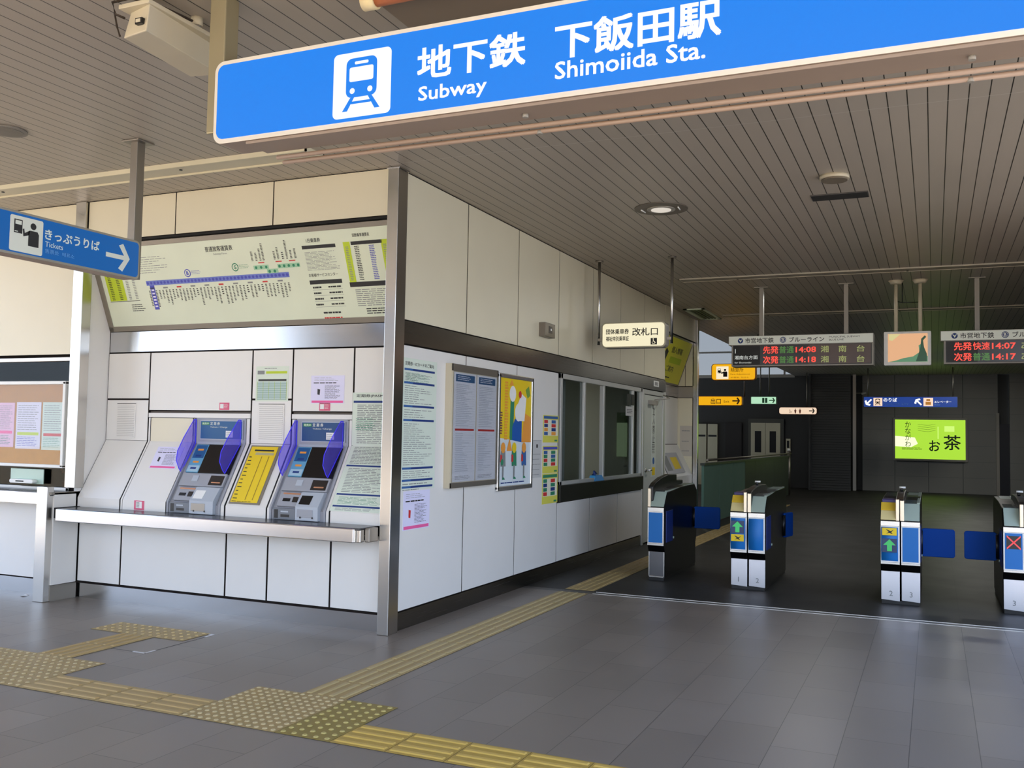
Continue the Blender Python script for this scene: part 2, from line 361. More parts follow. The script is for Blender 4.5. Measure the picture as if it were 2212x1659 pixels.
slope_panel(b, -6.692, -6.218); slope_panel(b, -6.202, -6.186); slope_panel(b, -6.180, -5.715)
b.fbox(FB, -6.202, 1.335, -6.186, 1.54, -0.02, 0, PANELW); b.fbox(FB, -6.180, 1.335, -5.70, 1.54, -0.02, -0.004, PANEL)
for x0, x1 in ((-5.145, -5.115), (-4.692, -4.672), (-4.15, -4.128)):
    slope_panel(b, x0, x1); b.fbox(FB, x0, 1.335, x1, 1.54, -0.02, 0, PANELW)
slope_panel(b, -5.097, -4.708); slope_panel(b, -4.112, -3.60)
for gx0, gx1 in ((-6.70, -6.690), (-6.220, -6.200), (-6.187, -6.179), (-5.716, -5.702), (-5.117, -5.095), (-4.710, -4.690), (-4.130, -4.110)):
    b.fbox(FS, gx0, 0, gx1, .562, -.04, -.004, DARK); b.fbox(FRONT(5.97), gx0, .772, gx1, .85, -.04, -.004, DARK); b.fbox(FB, gx0, 1.34, gx1, 1.545, -.03, -.004, DARK)
FL = FRONT(6.0)
panels(b, FL, [XJ[0], -6.21, -5.105, -4.70, -4.12, -3.60], 0.135, 0.70, PANELW, 0.018)
b.fbox(FL, -6.72, 0.125, -3.6, 0.137, -0.03, 0.004, JOINT)
# return of the alcove at its left end
FR_ = SIDE(-6.70)
b.prism(FR_, [(5.985, .775), (5.985, .845), (6.255, 1.335), (6.255, 2.30), (6.06, 2.78), (5.96, 2.78), (5.96, .775)], -0.03, 0, PANELW)
b.fbox(FR_, 5.74, 0.135, 5.99, 0.895, -0.03, 0, PANELW)
b.fbox(FR_, 5.74, 0.0, 6.0, 0.13, -0.03, -0.004, SSTD)
# left part of the wall above and below the office window
FW = FRONT(5.97)
panels(b, FW, [-11, -9.0, -7.92, -6.80], 2.075, 3.40, PANEL, 0.012)
panels(b, FRONT(5.93), [-11, -9.2, -8.05, -6.83], 0.135, 0.80, PANELW, 0.016)
b.fbox(FW, -11, 2.0, -6.80, 3.4, -0.25, -0.04, JOINT)
b.box((-11, 5.97, 0), (-6.80, 6.2, 0.90), JOINT)
b.box((-6.70, 6.29, 0), (-3.62, 6.34, 3.4), JOINT); b.box((-6.83, 5.98, 0), (-6.72, 6.34, 3.4), JOINT); b.box((-6.70, 6.03, 0), (-3.62, 6.29, 0.7), JOINT)
struct(b, 'wall_ticket')
b = MB(); b.fbox(FRONT(6.02), -6.70, 0, -3.6, 0.127, -0.02, 0, SSTK); b.fbox(FRONT(5.95), -11, 0, -6.83, 0.127, -0.02, 0, SSTK); struct(b, 'baseboard_ticket')
b = MB(); b.fbox(FRONT(6.262), -6.695, 2.115, -3.62, 2.295, -0.02, 0.006, SSTK); struct(b, 'trim_1', 0.002)
b = MB(); b.box((-3.657, 5.925, 0), (-3.567, 6.065, 3.398), SSTZ); b.box((-3.665, 5.918, 3.385), (-3.558, 6.075, 3.399), SSTZ); struct(b, 'trim_2', 0.004)
b = MB(); b.box((-6.80, 5.92, 0.93), (-6.685, 6.02, 3.399), SSTZ); struct(b, 'trim_3', 0.004)
# low counter with post at the far left
b = MB()
b.box((-11, 5.705, 0.872), (-6.71, 5.965, 0.902), mat('counter_top_dark', (0.28, 0.28, 0.285), 0.25, 0.3)); b.box((-11, 5.695, 0.80), (-6.83, 5.72, 0.896), SST)
b.box((-6.71, 5.705, 0.88), (-6.70, 6.0, 0.902), SSTD)
struct(b, 'trim_4', 0.002)
b = MB(); b.box((-6.83, 5.675, 0), (-6.712, 5.745, 0.948), SSTZ); struct(b, 'trim_5', 0.004)
# office window at the far left
GL = glass('window_glass', (0.62, 0.66, 0.66), 0.06)
def window(name, F, u0, v0, u1, v1, mull, w=0.045, fm=WHITE, gm=None, dd=(-0.05, 0.006), skip=()):
    b = MB(); d0, d1 = dd
    b.fbox(F, u0, v1 - w, u1, v1, d0, d1, fm); b.fbox(F, u0, v0, u1, v0 + w * 0.7, d0, d1, fm)
    b.fbox(F, u0, v0, u0 + w, v1, d0, d1, fm); b.fbox(F, u1 - w, v0, u1, v1, d0, d1, fm)
    for x in mull: b.fbox(F, x - w / 2, v0, x + w / 2, v1, d0, d1 - 0.004, fm)
    r = struct(b, name, 0.003)
    xs = [u0] + list(mull) + [u1]
    for i, (a, c) in enumerate(zip(xs, xs[1:])):
        if i in skip: continue
        g = MB(); g.fbox(F, a + w * 0.5, v0 + w * 0.6, c - w * 0.5, v1 - w, (d0 + d1) / 2 - 0.004, (d0 + d1) / 2 + 0.001, gm or GL); g.build('pane', r)
    return r
window('window_1', FW, -11, 0.90, -6.80, 2.055, (-9.3, -8.1), w=0.035, fm=mat('window_frame_grey', (0.74, 0.72, 0.69), 0.35, 0.6), gm=glass('ticket_window_glass', (0.45, 0.47, 0.47), 0.015))

# ---- side wall along the passage
XS = -3.59
FX = SIDE(XS)
b = MB()
panels(b, FX, [6.06, 7.12, 8.20, 9.27, 10.36, 11.42, 12.50, 13.60], 2.285, 3.40, PANEL, 0.018)
panels(b, FX, [6.06, 7.13, 8.20, 9.29], 0.135, 2.11, PANELW, 0.018)
panels(b, FX, [9.29, 10.33, 11.37, 12.41], 0.135, 0.755, PANELW, 0.02)
b.fbox(FX, 12.41, 0.135, 12.45, 2.11, -0.04, 0, PANELW); b.fbox(FX, 13.59, 0.135, 13.64, 2.11, -0.04, 0, PANELW)
b.box((-3.72, 6.06, 0), (-3.62, 9.32, 3.40), JOINT); b.box((-3.72, 9.32, 2.09), (-3.62, 13.62, 3.40), JOINT); b.box((-3.72, 9.32, 0), (-3.62, 12.45, 0.74), JOINT)
# alcove with the yellow board, then the end of the wall
b.fbox(FX, 13.62, 3.03, 15.50, 3.40, -0.03, 0, PANEL); b.fbox(FX, 13.62, 3.015, 15.50, 3.03, -0.03, -0.004, DARK)
FBX = SIDE(-3.87)
panels(b, FBX, [13.62, 14.55, 15.50], 1.34, 2.11, PANELW, 0.016)
b.fbox(FBX, 13.62, 2.115, 15.5, 2.29, -0.02, 0.006, SSTY)
b.fbox(Fr((-3.62, 0, 0.85), (0, 1, 0), (-0.25, 0, 0.49)), 13.62, 0, 15.5, 0.55, -0.03, 0, PANELW)
b.box((-3.66, 13.62, 0.13), (-3.62, 15.5, 0.85), PANELW)
FRT = FRONT(15.5)
panels(b, FRT, [-3.89, -3.75, -3.61], 2.30, 3.02, PANEL, 0.008); panels(b, FRT, [-3.89, -3.61], 0.13, 2.11, PANEL, 0.008); b.fbox(FRT, -3.89, 2.115, -3.61, 2.29, -0.02, 0.004, SSTD)
b.box((-4.0, 15.52, 0), (-3.61, 15.62, 3.4), JOINT); b.box((-3.95, 13.60, 0), (-3.91, 15.52, 3.4), JOINT); b.box((-3.92, 13.58, 0), (-3.62, 13.62, 3.4), JOINT)
struct(b, 'wall_passage')
b = MB(); b.fbox(FX, 6.065, 2.112, 13.62, 2.283, -0.02, 0.006, SSTY); struct(b, 'trim_6', 0.002)
b = MB(); b.fbox(FX, 6.065, 0, 12.44, 0.13, -0.02, -0.006, SSTY); b.fbox(FX, 13.62, 0, 15.5, 0.13, -0.04, -0.03, SSTY); struct(b, 'baseboard_passage')
b = MB(); b.box((-3.63, 15.50, 0), (-3.545, 15.60, 3.399), SSTZ); struct(b, 'trim_7', 0.003)
b = MB(); b.box((-3.72, 9.32, 0.755), (-3.565, 12.43, 0.93), mat('sill_dark_steel', (0.22, 0.22, 0.21), 0.35, 0.7)); struct(b, 'trim_8', 0.004)
ALU = mat('white_aluminium', (0.80, 0.80, 0.78), 0.35, 0.4)
w2 = window('window_2', FX, 9.35, 0.93, 12.41, 2.108, (10.12, 10.81, 12.02), w=0.055, fm=ALU, skip=(1,))
# office interior seen through the glass
OFD = mat('office_wall_grey', (0.40, 0.41, 0.38), 0.7); OFL = mat('office_partition', (0.62, 0.61, 0.55), 0.7)
b = MB()
b.box((-11, 15.4, 0), (-4.0, 15.5, 3.4), OFD); struct(b, 'wall_office_back'); b = MB(); b.box((-11.1, 6.2, 0), (-11, 15.5, 3.4), OFD); struct(b, 'wall_office_end'); b = MB(); b.box((-11, 6.34, -0.001), (-3.72, 15.4, 0.02), OFD); struct(b, 'floor_office'); b = MB()
b.box((-11, 6.2, 2.62), (-3.94, 15.4, 2.66), mat('office_ceiling', (0.55, 0.55, 0.53), 0.8)); struct(b, 'ceiling_office'); b = MB(); b.box((-6.6, 6.34, 0), (-6.5, 13.0, 2.6), OFD); struct(b, 'wall_office_inner'); b = MB()
b.box((-5.1, 12.5, 0), (-3.72, 12.6, 2.6), OFL)
struct(b, 'wall_office_partition'); b = MB(); b.box((-11, 9.6, 0), (-6.6, 9.7, 2.6), OFD)
struct(b, 'wall_office_cross')
ld = bpy.data.lights.new('office_fill_light', 'AREA'); ld.energy = 14; ld.size = 1.2; ld.color = (.95, 1, .92); lo = bpy.data.objects.new('office_fill_light', ld); COL.objects.link(lo); lo.location = (-5.4, 10.6, 2.58)  # unseen area light added to brighten the office interior
# door of the office
b = MB(); b.fbox(FX, 12.45, 0, 12.52, 2.10, -0.08, 0.004, ALU); b.fbox(FX, 13.50, 0, 13.59, 2.10, -0.08, 0.004, ALU); b.fbox(FX, 12.52, 2.04, 13.50, 2.10, -0.08, 0.004, ALU)
d1 = struct(b, 'door_1', 0.002)
b = MB(); b.fbox(FX, 12.53, 0.02, 13.49, 2.03, -0.05, -0.012, mat('door_leaf_grey', (0.76, 0.77, 0.74), 0.4)); b.build('door_leaf', d1, bevel=0.002)
b = MB(); b.tube([(XS + .0, 12.64, 1.0), (XS + 0.05, 12.64, 1.0)], 0.012, SST); b.tube([(XS + 0.05, 12.64, 1.0), (XS + 0.05, 12.76, 1.0)], 0.011, SST)
b.tube([(XS - .012, 12.64, 1.0), (XS + 0.004, 12.64, 1.0)], 0.03, SST, 16); b.build('door_handle', d1)
b = MB(); b.fbox(FX, 12.75, 1.90, 13.05, 1.96, -0.01, 0.05, GREYP); b.tube([(XS + .04, 12.9, 1.97), (XS + .2, 13.1, 2.0), (XS + .02, 13.45, 2.06)], 0.009, GREYP); b.build('door_closer', d1)
b = MB(); b.fbox(FX, 12.93, 0.9, 13.16, 1.95, -0.012, -0.009, mat('pale_sticker', (0.82, 0.84, 0.80), 0.5))
b.vtext(FX, '立入禁止', 12.98, 1.88, 0.12, INK, -0.007); b.lines(FX, 12.96, 1.22, 13.12, 1.36, 4, INK, d=-0.007); b.poly(FX, disc(13.04, 1.12, .05, 12), BLUEI, -0.007)
b.rect(FX, 12.97, 0.92, 13.12, 1.03, YELI, -0.007); b.build('door_sticker', d1)

# ---- right side, far end and stairwell
b = MB(); b.box((5.0, 8.4, 0), (5.2, 30.2, 3.4), mat('right_wall_grey', (0.36, 0.355, 0.345), 0.5)); b.box((2.2, 8.45, 0), (5.2, 8.6, 3.4), mat('right_wall_grey', 0)); struct(b, 'wall_right')  # the short front partition is unseen, added to keep the sun out
b = MB(); b.box((-1.93, 30.0, 0), (1.66, 30.3, 3.4), WALLD); b.box((1.93, 29.7, 0), (5.0, 30.0, 3.4), WALLD); b.box((1.60, 30.05, 0), (2.0, 30.3, 3.4), WALLF); b.box((-3.3, 30.2, 0), (-1.93, 30.4, 3.4), WALLF); struct(b, 'wall_far')
b = MB(); b.box((-11.2, 30.0, 0), (-3.3, 30.2, 3.42), WALLF); struct(b, 'wall_stairwell_far'); b = MB(); b.box((-11.2, 15.6, 0), (-11.0, 30.2, 5.4), WALLF)
struct(b, 'wall_stairwell')
b = MB()
for z, t in ((3.42, .07), (4.17, .035), (4.9, .035)): b.box((-11, 29.95, z - t), (-3.87, 30.05, z + t * .4), GREYP)
for x in (-10, -9, -8, -7.1, -5.2, -4.2): b.box((x, 29.96, 3.4), (x + .05, 30.04, 5.4), GREYP)
r = struct(b, 'window_3')
b = MB(); b.box((-11, 29.99, 3.43), (-3.87, 30.0, 5.4), glass('hazy_glass', (0.36, 0.355, 0.345), 0.05)); b.build('pane', r)
b = MB(); b.box((-2.17, 29.6, 0), (-2.08, 29.7, 3.4), SSTD); struct(b, 'trim_9')
b = MB(); b.box((1.68, 29.9, 0), (1.93, 30.1, 2.0), mat('dark_blue_door', (0.08, 0.08, 0.13), 0.5)); b.box((1.60, 29.85, 0), (1.68, 30.1, 2.3), GREYP); struct(b, 'door_2')
b = MB()
SHUT = mat('shutter_charcoal', (0.24, 0.24, 0.23), 0.45, 0.3)
for i in range(46): b.box((-3.3, 29.2 + (.012 if i % 2 else 0), i * 0.074), (-2.2, 29.24, i * 0.074 + 0.066), SHUT)
b.box((-3.3, 29.24, 0), (-2.2, 29.3, 3.4), DARK); b.box((-3.36, 29.1, 0), (-3.3, 29.3, 3.4), SHUT)
struct(b, 'door_3')
# ================================================================ SIGNS
SIGNB = lit('backlit_blue', '0a83f2', 1.0); SIGNW = lit('backlit_white', 'ffffff', 1.05)
BORD = mat('sign_border_cream', (0.90, 0.87, 0.81), 0.4)
UND = mat('sign_underside_taupe', (0.62, 0.55, 0.49), 0.5)
t = thing('station_name_sign', 'large backlit blue station sign with train pictogram and white Subway lettering', 'sign', (-0.8, 3.3, 2.71))
FA = FRONT(3.26)
b = MB(); b.prism(FA, rrect(-2.925, 2.712, .95, 3.086, .05, 7), -0.16, 0, UND, BORD)
b.box((-2.75, 3.27, 2.70), (.9, 3.42, 2.714), UND); b.build('casing', t, bevel=0.003)
b = MB(); b.prism(FA, rrect(-2.905, 2.733, .93, 3.066, .036, 7), 0, 0.003, SIGNB)
b.prism(FA, rrect(-2.287, 2.747, -2.008, 3.021, .022), 0.003, 0.004, SIGNW)
pic_train(b, FA, -2.287, 2.747, .276, SIGNB, SIGNW, 0.005)
b.text(FA, '地下鉄', -1.883, 2.862, -1.417, 2.990, SIGNW, 0.004, 0.022)
b.text(FA, 'Subway', -1.877, 2.758, -1.577, 2.832, SIGNW, 0.004, 0.014)
b.text(FA, '下飯田駅', -1.291, 2.860, -0.674, 2.992, SIGNW, 0.004, 0.022)
b.text(FA, 'Shimoiida Sta.', -1.291, 2.783, -0.727, 2.848, SIGNW, 0.004, 0.014)
b.build('light_panel', t)
for y, z in ((3.455, 2.688), (3.50, 2.678)):
    b = MB(); b.tube([(-2.72, y, z), (.9, y, z)], 0.010, mat('salmon_rail', (0.70, 0.60, 0.52), 0.4)); b.build('rail', t)
for x in (-1.45, 0.12):
    for y, z in ((3.35, 2.70), (3.5, 2.68)): b = MB(); b.tube([(x, y, z), (x, y, z - .014)], 0.012, GREYP); b.build('bolt', t)
for i, (x0, x1) in enumerate(((-2.975, -2.885), (.90, .99))):
    b = MB(); b.box((x0, 3.27 if x0 < 0 else 3.425, 2.77), (x1, 3.36 if x0 < 0 else 3.5, 3.40), mat('post_beige_metal', (0.66, 0.62, 0.50), 0.35, 0.5)); b.build('hanger_post', t, bevel=0.006)
t = thing('ticket_direction_sign', 'blue hanging sign with ticket pictogram, きっぷうりば and arrow pointing right', 'sign', (-4.93, 4.0, 2.45))
FT = SIDE(-4.90)
SB2 = lit('dim_blue_sign', '1560ac', 0.85, 0.3); SW2 = mat('sign_white', (0.88, 0.90, 0.86), 0.5)
b = MB(); b.prism(FT, rrect(2.6, 2.447, 4.80, 2.709, .035, 6), -0.11, 0, UND, mat('sign_border_silver', (0.70, 0.68, 0.62), 0.35, 0.5)); b.build('casing', t, bevel=0.002)
b = MB(); b.prism(FT, rrect(2.62, 2.462, 4.785, 2.694, .025, 6), 0, 0.003, SB2)
b.prism(FT, rrect(3.807, 2.470, 4.031, 2.680, .012), 0.003, 0.004, SW2); pic_ticket(b, FT, 3.812, 2.472, .212, INK, SW2, 0.005)
b.text(FT, 'きっぷうりば', 4.046, 2.580, 4.455, 2.640, SW2, 0.004, 0.02)
b.text(FT, 'Tickets', 4.050, 2.534, 4.178, 2.566, SW2, 0.004); lb = mat('sign_pale_blue', (0.42, 0.60, 0.80), 0.5)
b.text(FT, '售票处  매표소', 4.050, 2.495, 4.265, 2.522, lb, 0.004)
pic_arrow(b, FT, 4.609, 2.572, .20, 0, SW2, 0.004, .15); b.build('light_panel', t)
for y in (2.72, 4.80):
    b = MB(); b.box((-4.985, y - .035, 2.455), (-4.925, y + .035, 3.395), SSTD); b.box((-5.03, y - .075, 3.388), (-4.88, y + .075, 3.40), SSTD); b.build('hanger_post', t, bevel=0.003)
t = thing('ticket_gate_sign', 'small cream lit sign reading 改札口 with wheelchair symbol', 'sign', (-2.98, 9.95, 2.43))
FG = FRONT(9.94); CR = lit('backlit_cream', 'f6ecc8', 0.98); 
b = MB(); b.prism(FG, rrect(-3.345, 2.418, -2.620, 2.700, .05, 6), -0.14, 0, GREYP, mat('sign_border_grey', (0.62, 0.60, 0.52), 0.4)); b.build('casing', t, bevel=0.003)
b = MB(); b.prism(FG, rrect(-3.330, 2.434, -2.635, 2.686, .04, 6), 0, 0.003, CR)
b.text(FG, '団体乗車券', -3.290, 2.570, -3.030, 2.626, INK, 0.004, 0.02); b.text(FG, '福祉特別乗車証', -3.290, 2.495, -3.030, 2.545, INK, 0.004, 0.02)
b.text(FG, '改札口', -2.990, 2.548, -2.708, 2.632, INK, 0.004, 0.014)
b.rect(FG, -2.785, 2.448, -2.715, 2.518, INK, 0.004); pic_wheel(b, FG, -2.785, 2.450, .068, CR, 0.005); b.build('light_panel', t)
for x in (-3.395, -2.57):
    b = MB(); b.tube([(x, 9.99, 2.46), (x, 9.99, 3.40)], 0.016, SSTZ, 12); b.tube([(x, 9.99, 3.385), (x, 9.99, 3.40)], 0.045, SSTD, 16)
    b.box((min(x, x + (.05 if x < -3 else -.05)), 9.97, 2.5), (max(x, x + (.05 if x < -3 else -.05)), 10.01, 2.53), SSTD); b.build('hanger_rod', t)

# departure boards
LR = lit('led_red', 'ff4a38', 1.0); LRD = lit('led_red_dim', 'ff5a30', .55); LG = lit('led_green', '4f8a3a', .7); LGD = lit('led_green_dim', '9aa060', .85); LWD = lit('board_white_text', 'd8dcd6', .8)
HEAD = mat('board_header_white', (0.80, 0.81, 0.76), 0.45, emit='d5d8cc', es=0.12)
LEDF = mat('led_panel_dark', (0.10, 0.10, 0.10), 0.25); LEDB = mat('led_panel_reflection', (0.36, 0.29, 0.27), 0.35)  # brown of the right part is a reflection put into the colour
def led_board(x0, label, rows, right_text):
    t = thing('departure_board', label, 'display board', (x0 + .85, 12.38, 2.38), 'departure boards over the ticket gates')
    F = Fr((x0, 12.3, 0)); L = 1.712
    b = MB(); b.fbox(F, 0, 2.375, L, 2.66, -0.22, 0, GREYP); b.fbox(F, 0.03, 2.66, L - .03, 2.68, -0.2, -0.02, BLACK); b.build('casing', t, bevel=0.003)
    b = MB(); b.fbox(F, -0.035, 2.648, L, 2.765, -0.23, 0.012, GREYP); b.rect(F, -0.03, 2.653, L - .006, 2.760, HEAD, 0.0135)
    b.poly(F, disc(.115, 2.705, .034, 20), NAVY, .0145); b.poly(F, [(.09, 2.73), (.10, 2.705), (.115, 2.695), (.13, 2.705), (.14, 2.73), (.125, 2.715), (.118, 2.685), (.112, 2.685), (.105, 2.715)], HEAD, .0152)
    b.text(F, '市営地下鉄', .175, 2.672, .53, 2.738, INK, .0145, .012)
    b.poly(F, disc(.645, 2.706, .038, 20), NAVY, .0145); b.poly(F, disc(.645, 2.706, .030, 20), HEAD, .015); b.poly(F, disc(.645, 2.706, .026, 20), NAVY, .0155); b.text(F, 'B', .632, 2.688, .658, 2.724, HEAD, .016, .02)
    b.text(F, 'ブルーライン', .72, 2.676, 1.14, 2.738, INK, .0145, .012)
    b.text(F, 'MUNICIPAL SUBWAY', 1.20, 2.718, 1.56, 2.740, INK, .0145); b.text(F, 'BLUE LINE', 1.20, 2.682, 1.37, 2.704, INK, .0145); b.build('header', t, bevel=0.001)
    b = MB(); b.fbox(F, .02, 2.392, L - .02, 2.645, 0, 0.003, BLACK); b.rect(F, .03, 2.40, .36, 2.64, mat('matt_black', (.07, .07, .075), .5), .004); b.rect(F, .36, 2.40, .95, 2.64, LEDF, .004); b.rect(F, .95, 2.40, L - .03, 2.64, LEDB, .004)
    if rows[0]:
        b.text(F, rows[0][0], .045, 2.545, .065, 2.60, LWD, .005, .01, keep=True); b.text(F, rows[0][1], .04, 2.465, .33, 2.515, LWD, .005, .008); b.text(F, rows[0][2], .04, 2.415, .25, 2.437, LWD, .005)
        xo = .40
    else: xo = .11
    for i, (a, k, tm) in enumerate(rows[1:]):
        z = 2.535 - i * .125
        b.text(F, a, xo, z, xo + .185, z + .092, LR, .005, .02)
        b.text(F, k, xo + .20, z + .002, xo + .375, z + .09, LR if k == '快速' else LG, .005, .014)
        b.text(F, tm, xo + .40, z + .01, xo + .64, z + .078, LR, .005, .02)
        for j, ch in enumerate(right_text): b.text(F, ch, xo + .70 + j * .21, z + .005, xo + .79 + j * .21, z + .085, LGD if i == 0 or 1 else LG, .005, .01)
    b.build('display', t)
    for x in (.36, 1.39):
        b = MB(); b.box((x0 + x - .025, 12.38, 2.75), (x0 + x + .025, 12.44, 3.40), GREYP); b.box((x0 + x - .09, 12.35, 3.39), (x0 + x + .09, 12.47, 3.40), GREYP); b.build('hanger_post', t)
led_board(-2.375, 'departure board with red times 14:08 and 14:18, left of the small monitor', [('1', '湘南台方面', 'for Shonandai'), ('先発', '普通', '14:08'), ('次発', '普通', '14:18')], '湘南台')
led_board(0.115, 'departure board with red times 14:07 and 14:17 cut by the right picture edge', [None, ('先発', '快速', '14:07'), ('次発', '普通', '14:17')], 'あざみ野')
t = thing('ceiling_monitor', 'small white framed monitor with an orange and green picture, on two ceiling poles', 'monitor', (-.28, 12.35, 2.36))
FM = FRONT(12.28)
b = MB(); b.prism(FM, rrect(-.545, 2.365, -.022, 2.772, .015), -0.12, 0, WHITE); b.build('housing', t, bevel=.004)
b = MB(); b.rect(FM, -.50, 2.405, -.06, 2.745, lit('screen_peach', 'e9b183', .92), .002)
sg = lit('screen_green', '5f9a72', .7); dk = lit('screen_dark_green', '1f5a3c', .5); yl = lit('screen_yellow', 'e8dc9a', .8)
b.poly(FM, [(-.50, 2.405), (-.06, 2.405), (-.06, 2.47), (-.12, 2.53), (-.13, 2.62), (-.16, 2.60), (-.15, 2.52), (-.22, 2.47), (-.33, 2.45), (-.42, 2.42)], sg, .003)
b.poly(FM, [(-.19, 2.41), (-.07, 2.41), (-.07, 2.50), (-.10, 2.58), (-.11, 2.66), (-.075, 2.70), (-.09, 2.72), (-.13, 2.68), (-.14, 2.58), (-.16, 2.50)], dk, .004)
b.poly(FM, [(-.49, 2.74), (-.36, 2.74), (-.45, 2.66), (-.49, 2.67)], yl, .003); b.build('screen', t)
for x in (-.41, -.14):
    b = MB(); b.tube([(x, 12.36, 2.77), (x, 12.36, 3.38)], .022, CREAM, 12); b.tube([(x, 12.36, 3.355), (x, 12.36, 3.40)], [.06, .09], CREAM, 20); b.build('hanger_pole', t)
b = MB(); b.tube([(-.41, 12.36, 3.15), (-.34, 12.36, 3.13), (-.14, 12.36, 3.13)], .006, BLACK, 6); b.tube([(-.34, 12.36, 3.38), (-.34, 12.36, 3.13)], .006, BLACK, 6); b.build('cable', t)

YB = lit('backlit_yellow', 'f7b414', .95); YF = mat('sign_amber_case', (.85, .52, .10), .4)
def hang_sign(name, label, F, u0, v0, u1, v1, bm, cm, r, draw, hang=(), top=3.40, dep=.14):
    y = F.o.y; t = thing(name, label, 'sign', ((u0 + u1) / 2, y + .07, v0))
    b = MB(); b.prism(F, rrect(u0 - .015, v0 - .012, u1 + .015, v1 + .012, r, 5), -dep, 0, cm); b.build('casing', t, bevel=.003)
    b = MB(); b.prism(F, rrect(u0, v0, u1, v1, r * .8, 5), 0, .004, bm); draw(b, F); b.build('light_panel', t)
    for x in hang:
        b = MB(); b.tube([(x, y + .07, v1), (x, y + .07, top)], .018, SSTD, 8); b.build('hanger_rod', t)
F18 = FRONT(18)
def dr(b, F):
    lw = lit('sign_icon_white', 'fff0d0', .95); b.rect(F, -3.76, 2.57, -3.53, 2.81, lw, .006); pic_ticket(b, F, -3.755, 2.57, .225, INK, lw, .007)
    b.text(F, '精算所', -3.49, 2.70, -3.25, 2.79, mat('brown_ink', (.35, .22, .08), .6), .006); b.text(F, 'Fare Adjustment', -3.49, 2.64, -3.13, 2.675, ORANI, .006); b.text(F, '补票处 정산소', -3.49, 2.585, -3.15, 2.615, ORANI, .006)
hang_sign('fare_adjustment_sign', 'yellow lit sign with ticket pictogram reading 精算所', F18, -3.84, 2.56, -3.04, 2.85, YB, YF, .06, dr, (-3.0,), 3.40)
def dr(b, F):
    br = mat('brown_ink', (.35, .22, .08), .6)
    b.text(F, '出口', -5.36, 2.355, -5.10, 2.50, br, .006, .01); b.text(F, 'Exit', -5.02, 2.39, -4.88, 2.45, br, .006); pic_arrow(b, F, -4.70, 2.435, .20, 0, br, .006)
hang_sign('exit_sign', 'long yellow lit sign reading 出口 with right arrow', FRONT(25), -6.1, 2.325, -4.56, 2.545, YB, YF, .04, dr, (-4.5,), 5.4)
def dr(b, F):
    gk = mat('dark_green_ink', (.12, .38, .22), .5)
    b.poly(F, [(-4.36, 2.46), (-4.30, 2.46), (-4.30, 2.60), (-4.36, 2.60)], gk, .006); b.poly(F, [(-4.28, 2.46), (-4.22, 2.46), (-4.22, 2.60), (-4.28, 2.60)], gk, .006); pic_arrow(b, F, -4.09, 2.53, .16, 0, gk, .006)
hang_sign('emergency_exit_sign', 'pale green lit emergency exit sign with arrow, hung on two rods', FRONT(27), -4.66, 2.435, -3.985, 2.625, lit('backlit_mint', 'b9e8c4', .95), mat('mint_case', (.35, .5, .4), .4), .02, dr, (-4.42, -4.18), 5.4)
def dr(b, F):
    rd = mat('red_brown_ink', (.62, .22, .12), .5)
    for x in (-3.66, -3.53): b.poly(F, disc(x, 2.335, .018, 10), rd, .006); b.poly(F, [(x - .03, 2.31), (x + .03, 2.31), (x + .012, 2.21), (x - .012, 2.21)], rd, .006)
    pic_wheel(b, F, -3.86, 2.22, .12, ORANI, .006); pic_arrow(b, F, -3.20, 2.29, .16, 0, INK, .006)
hang_sign('toilet_sign', 'cream lit toilet sign with small red figures and arrow', FRONT(28.5), -4.11, 2.195, -3.07, 2.385, lit('backlit_peach', 'f8dcc0', .95), mat('case_brown', (.4, .2, .12), .4), .07, dr, (-3.35,), 3.4)
def dr(b, F):
    o = lit('sign_peach', 'ffdcc0', 1)
    pic_arrow(b, F, -1.58, 2.49, .20, math.radians(225), SIGNW, .006, .2); b.rect(F, -1.46, 2.385, -1.24, 2.605, o, .006); pic_train(b, F, -1.46, 2.39, .21, INK, o, .007)
    b.text(F, 'のりば', -1.21, 2.50, -.88, 2.60, SIGNW, .006, .02); b.text(F, 'Platforms  站台  승강장', -1.21, 2.42, -.60, 2.46, lb, .006)
    pic_arrow(b, F, -.36, 2.49, .20, math.radians(135), SIGNW, .006, .2); b.rect(F, -.24, 2.385, -.01, 2.605, o, .006); b.rect(F, -.19, 2.42, -.06, 2.50, ORANI, .007); b.rect(F, -.17, 2.52, -.08, 2.57, ORANI, .007)
    b.text(F, 'エレベーター', .02, 2.47, .42, 2.53, SIGNW, .006, .01); b.text(F, 'Elevator', .02, 2.41, .16, 2.44, lb, .006)
hang_sign('platform_direction_sign', 'wide dark blue lit sign with のりば, train pictogram and arrows', FRONT(27), -1.70, 2.365, .56, 2.625, lit('backlit_navy', '0f409a', .8), mat('navy_case', (.08, .12, .22), .4), .02, dr, (-1.6, .46), 3.4)
t = thing('backlit_advert', 'glowing green tea advertising lightbox in grey frame on far wall', 'advert lightbox', (-.1, 29.95, .9))
FD = FRONT(29.93)
b = MB(); b.fbox(FD, -1.09, .905, .885, 2.155, -.08, 0, GREYP); b.fbox(FD, -1.0, .88, .8, .905, -.05, 0, BLACK); b.build('frame', t, bevel=.01)
AG = lit('advert_green', 'a4d632', 1.12); AG2 = lit('advert_pale', 'f4ffc8', 1.2); gk2 = mat('advert_dark_green', (.10, .25, .06), .5); sgn = lit('advert_soft', 'c8f070', 1.1)
b = MB(); b.rect(FD, -1.03, .965, .825, 2.095, AG, .002)
b.poly(FD, [(-1.03, 1.32), (-.60, 1.30), (-.42, 1.40), (-.5, 1.58), (-1.03, 1.62)], AG2, .003)
b.rect(FD, .10, 1.55, .13, 1.9, sgn, .003); b.rect(FD, .28, 1.76, .54, 1.92, sgn, .003)
